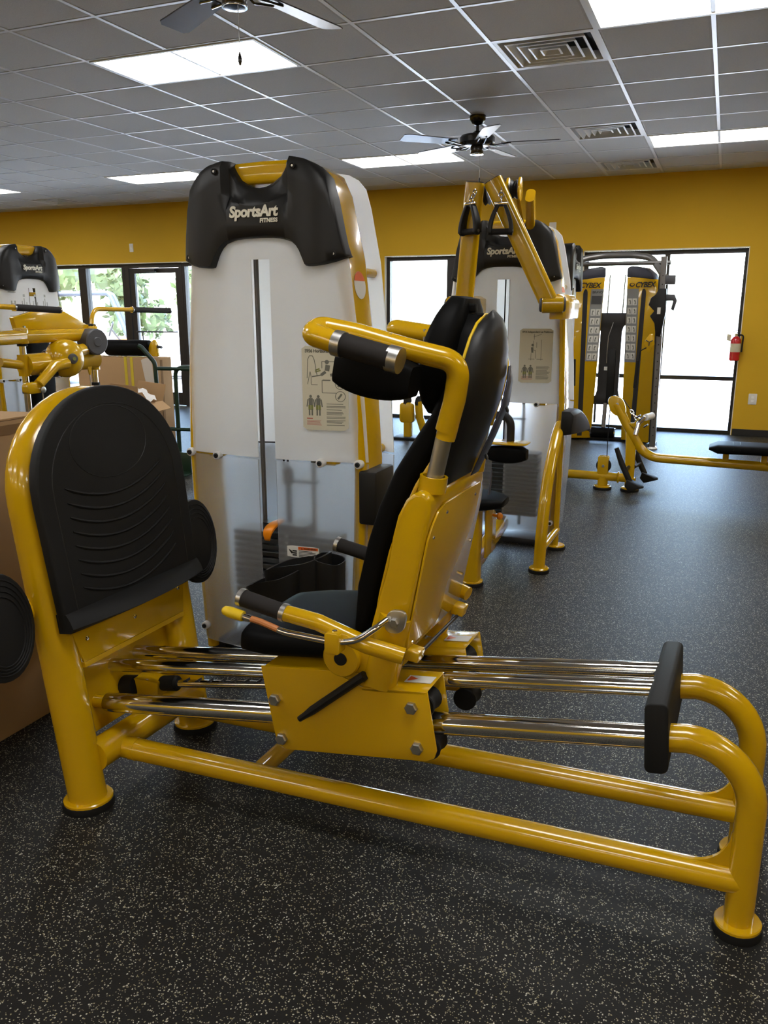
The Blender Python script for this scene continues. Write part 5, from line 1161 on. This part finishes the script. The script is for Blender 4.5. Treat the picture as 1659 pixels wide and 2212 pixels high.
# ------------------------------------------------------------------ pulley station seen between the towers
PS = thing('pulley_station', 'small yellow pulley station on the floor behind the leg press tower', 'exercise machine', (-3.25, 8.62, 0))
MB().prism(rrect(0.09, 0.09, 0.02), lambda u, v, q: (u, v, q), 0.03, 0.22).build('post', Y_, PS)
MB().prism(rrect(0.30, 0.26, 0.03), lambda u, v, q: (u, v, q), 0.0, 0.03).build('base', 'black_rubber', PS, bevel=0.006)
MB().prism(rrect(0.17, 0.23, 0.04), lambda u, v, q: (u-0.01, q, 0.30+v), -0.05, 0.05).build('housing', Y_, PS, bevel=0.02)
for x in (-0.01, 0.13):
    MB().lathe((x, 0, 0.43), (1, -0.3, 0), [(0.05, -0.014), (0.065, -0.012), (0.055, 0), (0.065, 0.012), (0.05, 0.014)], 18).build('pulley', 'black_plastic', PS)
MB().tube([(0.12, 0, 0.43), (0.14, 0, 0.25), (0.2, 0.02, 0.05)], 0.045, 12).build('strut', Y_, PS)
# ------------------------------------------------------------------ weight machine with chrome posts (far left)
MX = -4.3
PM = thing('press_machine', 'yellow press machine with chrome posts, round cam and handlebars before a white tower', 'exercise machine', (MX, 4.5, 0))
tower(PM, Matrix.Translation((-5.15-MX, 5.18-4.5, 0)) @ Matrix.Rotation(PI/2, 4, 'Z'), placard=None)
def m_(x, y, z): return Vector((x-MX, y-4.5, z))
def mp(px, py, X=MX): p = atX(px, py, X); return m_(p.x, p.y, p.z)
# exercise diagram printed on the shroud
def t4(u, v, q): return Matrix.Translation((-5.15-MX, 5.18-4.5, 0)) @ Matrix.Rotation(PI/2, 4, 'Z') @ on_shroud(u, v, 0.0004+q)
dg_ = MB()
for fx in (-0.10, 0.01, 0.12):
    for a, b_, c, d in ((0.0, 1.52, 0.006, 1.42), (-0.02, 1.5, -0.014, 1.40), (0.022, 1.49, 0.03, 1.40), (-0.03, 1.395, 0.035, 1.40), (-0.005, 1.53, 0.012, 1.55)): dg_.prism(rect(fx+a, min(b_, d), fx+c, max(b_, d)), t4, 0, 0.0006)
for fx in (-0.22, -0.19): dg_.prism(rect(fx, 1.42, fx+0.012, 1.50), t4, 0, 0.0006)
dg_.prism(rect(-0.24, 1.563, -0.17, 1.57), t4, 0, 0.0006)
for k in range(5): dg_.prism(rect(-0.06, 1.36-k*0.012, 0.14, 1.363-k*0.012), t4, 0, 0.0006); dg_.prism(rect(-0.24, 1.38-k*0.015, -0.16, 1.385-k*0.015), t4, 0, 0.0006)
dg_.build('printed_diagram', 'ink_pale', PM, smooth=False)
yA, yB = 4.15, 4.81
for y, nm in ((yA, 'near'), (yB, 'far')):
    MB().cyl(m_(MX, y, 0.05), m_(MX, y, 1.30), 0.021, 16).build('chrome_post', 'chrome', PM)
    cp_ = oval_tube([m_(MX, y, 1.21), m_(MX, y, 1.315)], 0.085, 0.085).build('post_block', Y_, PM, bevel=0.008)
    MB().lathe(m_(MX, y, 1.195), (0, 0, 1), [(0.032, 0), (0.032, 0.016)], 16).build('post_bushing', 'black_rubber', PM)
    for dx in (-0.03, 0.03): hexbolt(cp_, m_(MX+dx, y, 1.315), (0, 0, 1), 0.012, 0.012, 'chrome')
    oval_tube([m_(MX, y, 1.0), m_(MX, y, 1.14)], 0.075, 0.075).build('slide_block', Y_, PM)
    MB().lathe(m_(MX, y, 0.885), (0, 0, 1), [(0.03, 0), (0.03, 0.022)], 14).build('stop_collar', 'black_rubber', PM)
    foot_on(PM, 0, y-4.5, 0.075)
# top beam and its sloping gusset plate
oval_tube([m_(MX, yA-0.02, 1.255), m_(MX, yB+0.03, 1.255)], 0.09, 0.09, up=(0, 0, 1)).build('top_beam', Y_, PM)
MB().prism([(yA-0.03, 1.30), (yB+0.02, 1.30), (4.56, 1.418), (4.3, 1.425), (yA-0.05, 1.38)], lambda u, v, q: m_(MX-0.02+q, u, v), -0.02, 0.02).build('gusset_plate', Y_, PM, bevel=0.006)
oval_tube([m_(MX, yA, 1.255), m_(MX+0.12, 3.7, 1.255)], 0.09, 0.09, up=(0, 0, 1)).build('side_beam', Y_, PM)
# handlebars
def bar(path, g0, g1, nm):
    b_ = MB().tube(fillet(path, 0.09, 6), 0.0165, 12).build(nm, Y_, PM)
    MB().cyl(g0, g1, 0.0215, 14).build('foam_grip', 'foam_grip', b_)
    d = (g1-g0).normalized()
    for p_ in (g0, g1): MB().cyl(p_-d*0.006, p_+d*0.006, 0.0235, 14).build('grip_ring', 'chrome', b_)
HX = -4.15
p1_ = mp(0, 662, HX); p2_ = mp(128, 670, HX)
bar([m_(HX-0.1, 3.7, 1.25), m_(HX, 3.72, 1.43), p1_, p2_], p1_.lerp(p2_, 0.22), p2_, 'handlebar')
p3 = mp(197, 720); p4 = mp(200, 667); p5_ = mp(285, 669); p6_ = mp(366, 671)
bar([p3, p4, p5_, p6_], p5_, p6_, 'handlebar')
MB().cyl(mp(199, 735), mp(199, 700), 0.027, 14).build('bar_socket', 'black_plastic', PM)
# cam hub between the posts
MB().cyl(m_(MX, yA, 1.07), m_(MX, yB, 1.08), 0.074, 20).build('cam_shaft', Y_, PM)
MB().lathe(m_(MX, 4.36, 1.07), (0, 1, 0), [(0.09, 0), (0.096, 0.01), (0.096, 0.05), (0.09, 0.06)], 24).build('shaft_collar', 'dark_steel', PM)
hc = mp(143, 774, MX+0.07)
cam_ = MB().lathe(hc, (0.8, -0.2, 0), [(0.115, -0.06), (0.128, -0.055), (0.132, 0.0), (0.125, 0.03), (0.10, 0.055), (0.06, 0.07), (0.03, 0.073)], 32).build('cam_hub', Y_, PM, angle=50)
ax = Vector((0.8, -0.2, 0)).normalized()
MB().lathe(hc+ax*0.07, ax, [(0.034, 0), (0.036, 0.012), (0.03, 0.025), (0.012, 0.028)], 20).build('hub_cap', 'grey_plastic', cam_)
MB().lathe(hc+ax*0.097, ax, [(0.014, 0), (0.012, 0.004)], 16).build('hub_badge', 'ink_olive', cam_)
rp0 = mp(200, 738, MX+0.06)
MB().tube([hc+Vector((0.02, 0.05, 0.04)), rp0-Vector((0.0, 0.09, 0.05)), rp0], 0.042, 12).build('roller_arm', Y_, PM)
rl_ = MB().lathe(rp0+Vector((-0.05, 0.0, 0)), (0.8, -0.15, 0), [(0.085, 0), (0.093, 0.008), (0.093, 0.11), (0.085, 0.118), (0.035, 0.118), (0.03, 0.124)], 26).build('roller', 'grey_plastic', PM)
MB().tube([hc+Vector((0.05, -0.05, -0.03)), mp(118, 790, MX+0.12), mp(100, 812, MX+0.12), mp(84, 830, MX+0.12)], [0.038, 0.038, 0.034, 0.034], 14).build('cam_arm', Y_, PM)
lk = MB().prism(rrect(0.13, 0.075, 0.03), lambda u, v, q: mp(70, 838, MX+0.1)+Vector((q, u, v)), -0.03, 0.03).build('arm_clevis', Y_, PM, bevel=0.01)
MB().lathe(mp(92, 842, MX+0.14), (1, 0, 0), [(0.02, 0), (0.022, 0.01), (0.01, 0.014)], 14).build('clevis_pin', 'zinc', lk)
for px in (75, 182):
    tr0_ = mp(px, 800); MB().prism([(-0.022, 0.03), (0.022, 0.03), (0.006, -0.03), (-0.006, -0.03)], lambda u, v, q: tr0_+Vector((q+0.05, u, v)), -0.005, 0.005).build('cable_anchor', Y_, PM)
    MB().cyl(tr0_+Vector((0.05, 0, -0.03)), tr0_+Vector((0.05, 0.005, -0.45)), 0.004, 6).build('cable', 'brushed_steel', PM)
cushion('back_pad', [(m_(-4.75, 4.72, 0.55+0.78*i/10), (0, 0.13*max(0.4, math.sin(PI*(0.06+0.88*i/10))**0.4), 0), (0.045*max(0.4, math.sin(PI*(0.06+0.88*i/10))**0.4), 0, 0)) for i in range(11)], 'black_vinyl', PM)
oval_tube([m_(-4.80, 4.72, 0.03), m_(-4.80, 4.72, 1.2)], 0.06, 0.06).build('pad_post', Y_, PM)
oval_tube([m_(MX, yA, 0.06), m_(-5.1, 4.9, 0.06)], 0.07, 0.07, up=(0, 0, 1)).build('base_beam', Y_, PM)
oval_tube([m_(MX, yB, 0.06), m_(-5.1, 5.2, 0.06)], 0.07, 0.07, up=(0, 0, 1)).build('base_beam', Y_, PM)
MB().cyl(mp(0, 783), m_(MX, yA, 1.07), 0.03, 14).build('side_bar', Y_, PM)

# ------------------------------------------------------------------ cartons, hand truck and loose parts
def carton(name, label, x0, y0, x1, y1, h, tape=True):
    t = thing(name, label, 'box', ((x0+x1)/2, (y0+y1)/2, 0)); w_, d = (x1-x0)/2, (y1-y0)/2
    MB().box((-w_, -d, 0), (w_, d, h)).build('carton_body', 'cardboard', t, bevel=0.006)
    return t, w_, d
bx, w_, d = carton('cardboard_box', 'tall brown cardboard box on the floor beside the leg press foot plate', -2.98, 0.9, -2.15, 2.17, 1.075)
for s in (-1, 1): MB().prism([(-d+0.01, 0), (d-0.01, 0), (d-0.03, 1), (-d+0.03, 1)], lambda u, v, q: (s*(w_-v*w_*0.985), u, 1.076+q+0.012*math.sin(u*9)*v), 0.0, 0.005).build('top_flap', 'cardboard', bx, smooth=False)
MB().box((w_-0.001, -d, 1.03), (w_+0.003, d, 1.06)).build('flap_gap_shade', 'cardboard_dark', bx, smooth=False)  # dark strip painted in for the shaded gap under the flap
MB().box((w_-0.001, -d+0.02, 0.33), (w_+0.002, d-0.02, 0.333)).build('crease', 'cardboard_dark', bx, smooth=False)
for k, (yy, zz) in enumerate(((0.2, 0.4), (0.05, 0.9))): MB().box((w_-0.001, yy, zz-0.4), (w_+0.002, yy+0.003, zz)).build('crease', 'cardboard_dark', bx, smooth=False)
st_ = MB()
for k in range(5): st_.box((w_, d-0.10+k*0.012, 0.02), (w_+0.002, d-0.097+k*0.012, 0.045-0.003*k))
st_.build('printed_mark', 'ink_black', bx, smooth=False)
b2, w_, d = carton('cardboard_box', 'wide cardboard box bound with yellow straps behind the press machine', -5.75, 6.2, -4.83, 6.44, 1.0)
for x in (0.105, 0.175):
    MB().box((x, -d-0.003, 0.0), (x+0.03, -d, 1.003)).box((x, -d, 1.0), (x+0.03, d, 1.003)).build('strap', 'strap_yellow', b2, smooth=False)
MB().prism([(0.30, 0.98), (0.36, 1.0), (0.42, 1.0), (0.44, 0.7), (0.45, 0.1), (0.41, 0.1), (0.38, 0.6), (0.33, 0.82)], lambda u, v, q: (u, -d-q, v), 0.0, 0.002).build('packing_tape', 'tape_clear', b2, bevel=0.0)
MB().box((w_-0.001, -0.05, 0.0), (w_+0.003, -0.02, 0.98)).build('side_seam', 'cardboard_dark', b2, smooth=False)
# loose roller pad and tools on that box
rp_t = thing('loose_roller_pad', 'black padded roller with yellow bracket lying on the strapped box', 'roller pad', (-5.05, 6.34, 1.006))
a0, a1 = Vector((-0.42, -0.02, 0.075)), Vector((0.05, 0.02, 0.075))
padroll('pad', a0, a1, 0.075, rp_t, 'black_vinyl')
MB().cyl(a0+Vector((-0.02, 0, 0)), a0, 0.035, 14).build('end_cap', 'orange_plastic', rp_t)
MB().prism([(0, -0.075), (0.10, -0.075), (0.09, 0.03), (0.06, 0.08), (0.02, 0.05), (0, 0.0)], lambda u, v, q: (0.05+u, 0.01+q, 0.075+v), -0.02, 0.02).build('bracket', Y_, rp_t, bevel=0.006)
MB().cyl((0.12, 0.01, 0.09), (0.19, 0.01, 0.085), 0.014, 10).build('axle', 'dark_steel', rp_t)
tw = thing('wrench', 'shiny wrench lying on the strapped box beside the roller pad', 'wrench', (-5.33, 6.225, 1.001))
MB().obox((0, 0, 0.006), (0.10, 0.012, 0), (-0.002, 0.012, 0), (0, 0, 0.005)).build('shank', 'chrome', tw, bevel=0.002)
MB().prism([(0.0, -0.03), (0.04, -0.035), (0.055, -0.012), (0.03, -0.008), (0.03, 0.01), (0.055, 0.016), (0.04, 0.035), (0.0, 0.03)], lambda u, v, q: (0.09+u, 0.01+v, q), 0.0, 0.012).build('jaw', 'chrome', tw, bevel=0.002)
# open carton with torn flaps
ob, w_, d = thing('open_carton', 'open brown carton with raised torn flaps behind the foot plate', 'box', (-3.90, 4.75, 0)), 0.14, 0.13
wl = MB(); h = 0.78
for lo, hi in (((-w_, -d), (w_, -d+0.006)), ((-w_, d-0.006), (w_, d)), ((-w_, -d), (-w_+0.006, d)), ((w_-0.006, -d), (w_, d))): wl.box((*lo, 0), (*hi, h))
wl.box((-w_, -d, 0), (w_, d, 0.006)); wl.build('carton_body', 'cardboard', ob, smooth=False)
MB().prism([(-w_, 0), (w_*0.9, 0), (w_*0.85, 0.14), (-w_*0.9, 0.16)], lambda u, v, q: (u+0.0, -d+q+v*0.15, h+v*0.9), 0, 0.005).build('flap', 'cardboard', ob, smooth=False)
MB().prism([(-d, 0), (d, 0), (d*0.8, 0.13), (-d*0.85, 0.15)], lambda u, v, q: (w_+v*0.7, u, h-v*0.35+q), 0, 0.005).build('flap', 'cardboard', ob, smooth=False)
MB().prism([(-w_, 0), (w_, 0), (w_*0.9, 0.12), (-w_*0.9, 0.14)], lambda u, v, q: (u+v*0.2, d+q+v*0.3, h+v), 0, 0.005).build('flap', 'cardboard', ob, smooth=False)
ppr = MB(); rr = []
for k in range(8):
    t = k/7; rr.append([(-0.0+0.16*t, -0.04+0.04*j+0.01*math.sin(k*2+j), h+0.10-0.08*t*t+0.01*math.sin(k*1.7+j*2)) for j in range(3)])
ppr.loft(rr, caps=False, closed=False).build('packing_paper', 'off_white', ob, smooth=False)
# hand truck
ht = thing('hand_truck', 'dark green hand truck with two tall rails leaning beside the strapped box', 'hand truck', (-4.50, 5.9, 0))
def h_(x, y, z): return Vector((x+4.50, y-5.9, z))
for s, top in ((-1, True), (1, False)):
    x = -4.56 if s < 0 else -4.42
    pth = [h_(x-0.03+0.03, 5.9, 0.16), h_(x-0.02, 5.9, 0.9)] if s > 0 else [h_(-4.585, 5.9, 0.16), h_(-4.60, 5.9, 0.98), h_(-4.72, 5.88, 1.115), h_(-4.745, 5.87, 1.125)]
    if s > 0: pth = [h_(-4.44, 5.96, 0.16), h_(-4.435, 5.96, 0.94), h_(-4.28, 5.98, 0.945)]
    MB().tube(fillet(pth, 0.08, 6), 0.019, 12).build('rail', 'green_paint', ht)
for z in (0.40, 0.93): MB().cyl(h_(-4.60, 5.91, z), h_(-4.27 if z > 0.5 else -4.30, 5.96, z), 0.017, 10).build('cross_bar', 'green_paint', ht)
MB().tube(fillet([h_(-4.28, 5.98, 0.945), h_(-4.26, 5.98, 0.5), h_(-4.30, 5.97, 0.16)], 0.05), 0.018, 10).build('rail', 'green_paint', ht)
MB().box(h_(-4.62, 5.72, 0.012), h_(-4.26, 5.98, 0.03)).box(h_(-4.62, 5.90, 0.03), h_(-4.26, 5.93, 0.2)).build('toe_plate', 'green_paint', ht, bevel=0.003)
MB().cyl(h_(-4.66, 6.02, 0.12), h_(-4.22, 6.02, 0.12), 0.012, 10).build('axle', 'dark_steel', ht)
for x in (-4.67, -4.21):
    MB().lathe(h_(x, 6.02, 0.12), (1, 0, 0), [(0.05, -0.03), (0.11, -0.035), (0.12, -0.02), (0.12, 0.02), (0.11, 0.035), (0.05, 0.03)], 22).build('wheel', 'black_rubber', ht)
# crates and bag behind the hand truck
cr = thing('storage_tub', 'low grey storage tub on the floor behind the hand truck', 'tub', (-4.42, 7.35, 0))
wl = MB().loft([[(sx*a, sy*b_, z) for sx, sy in ((-1, -1), (1, -1), (1, 1), (-1, 1))] for a, b_, z in ((0.26, 0.18, 0.0), (0.30, 0.21, 0.26), (0.285, 0.195, 0.26), (0.25, 0.17, 0.02))]); wl.build('tub_body', 'grey_plastic', cr, bevel=0.008)
MB().prism(rrect(0.66, 0.48, 0.03), lambda u, v, q: (u, v, 0.26+q), 0, 0.03).build('lid', 'slate_plastic', cr, bevel=0.006)
bg = thing('duffel_bag', 'black bag resting on the grey storage tub', 'bag', (-4.42, 7.35, 0.29))
cushion('bag_body', [((-0.24+0.48*i/10, 0, 0.14), (0, 0.14*max(0.4, math.sin(PI*(0.06+0.88*i/10))**0.4), 0), (0, 0, 0.139*max(0.4, math.sin(PI*(0.06+0.88*i/10))**0.4))) for i in range(11)], 'black_vinyl', bg)
MB().tube(fillet([(-0.1, -0.1, 0.22), (-0.08, -0.05, 0.36), (0.08, -0.05, 0.36), (0.1, -0.1, 0.22)], 0.05), 0.012, 8).build('handle', 'black_rubber', bg)

# ------------------------------------------------------------------ forklift outside
fk = thing('forklift', 'blue grey forklift with an overhead guard parked outside the storefront', 'forklift', (-14.35, 16.0, -0.32), math.radians(35))
F_ = 'cab_blue'
for sy in (-0.5, 0.5):
    MB().tube(fillet([(-0.85, sy, 0.75), (-0.80, sy, 2.12), (0.55, sy, 2.16), (0.95, sy, 1.05)], 0.14, 6), 0.05, 10).build('guard_post', F_, fk)
    MB().lathe((0.75, sy*1.15, 0.32), (0, 1, 0), [(0.2, -0.11), (0.31, -0.11), (0.32, -0.08), (0.32, 0.08), (0.31, 0.11), (0.2, 0.11)], 22).build('wheel', 'black_rubber', fk)
    MB().lathe((-0.85, sy*1.15, 0.28), (0, 1, 0), [(0.15, -0.1), (0.27, -0.1), (0.28, -0.07), (0.28, 0.07), (0.27, 0.1), (0.15, 0.1)], 22).build('wheel', 'black_rubber', fk)
for x in (-0.6, -0.25, 0.1, 0.45): MB().box((x, -0.5, 2.13), (x+0.06, 0.5, 2.18)).build('guard_slat', F_, fk, bevel=0.01)
MB().prism([(-1.35, 0.35), (-1.35, 1.05), (-0.95, 1.15), (-0.4, 1.08), (-0.3, 0.55), (0.5, 0.5), (0.6, 1.0), (1.0, 1.0), (1.05, 0.3)], lambda u, v, q: (u, q, v), -0.5, 0.5).build('body', F_, fk, bevel=0.05)
MB().prism([(-0.4, 1.05), (-0.1, 1.05), (-0.1, 1.16), (-0.35, 1.2), (-0.45, 1.6), (-0.55, 1.6), (-0.5, 1.1)], lambda u, v, q: (u, q, v), -0.25, 0.25).build('seat', 'dark_steel', fk, bevel=0.03)
MB().tube([(0.5+0.06*math.cos(a), 0.18*math.sin(a), 1.3+0.17*math.cos(a)) for a in [2*PI*k/20 for k in range(20)]], 0.015, 6, closed=True).build('steering_wheel', 'dark_steel', fk)
MB().cyl((0.5, 0, 1.3), (0.75, 0, 0.95), 0.025, 8).build('steering_column', 'dark_steel', fk)
for sy in (-0.3, 0.3): MB().box((1.05, sy-0.05, 0.1), (1.18, sy+0.05, 2.3)).build('mast_rail', F_, fk, bevel=0.01); MB().box((1.18, sy-0.05, 0.08), (2.2, sy+0.05, 0.13)).build('fork', 'dark_steel', fk)
for z in (0.5, 1.4, 2.25): MB().box((1.06, -0.3, z-0.05), (1.16, 0.3, z+0.05)).build('mast_tie', F_, fk)
bc = thing('traffic_barrel', 'orange traffic barrel standing outside beside the forklift', 'barrel', (-16.25, 19.5, -0.32))
MB().lathe((0, 0, 0), (0, 0, 1), [(0.32, 0), (0.32, 0.06), (0.28, 0.06), (0.24, 0.95), (0.2, 1.0), (0.05, 1.02)], 20).build('barrel_body', 'safety_orange', bc)
MB().lathe((0, 0, 0.5), (0, 0, 1), [(0.2645, 0), (0.268, 0.0), (0.262, 0.14), (0.2585, 0.14)], 20).build('reflective_band', 'white_plastic', bc)
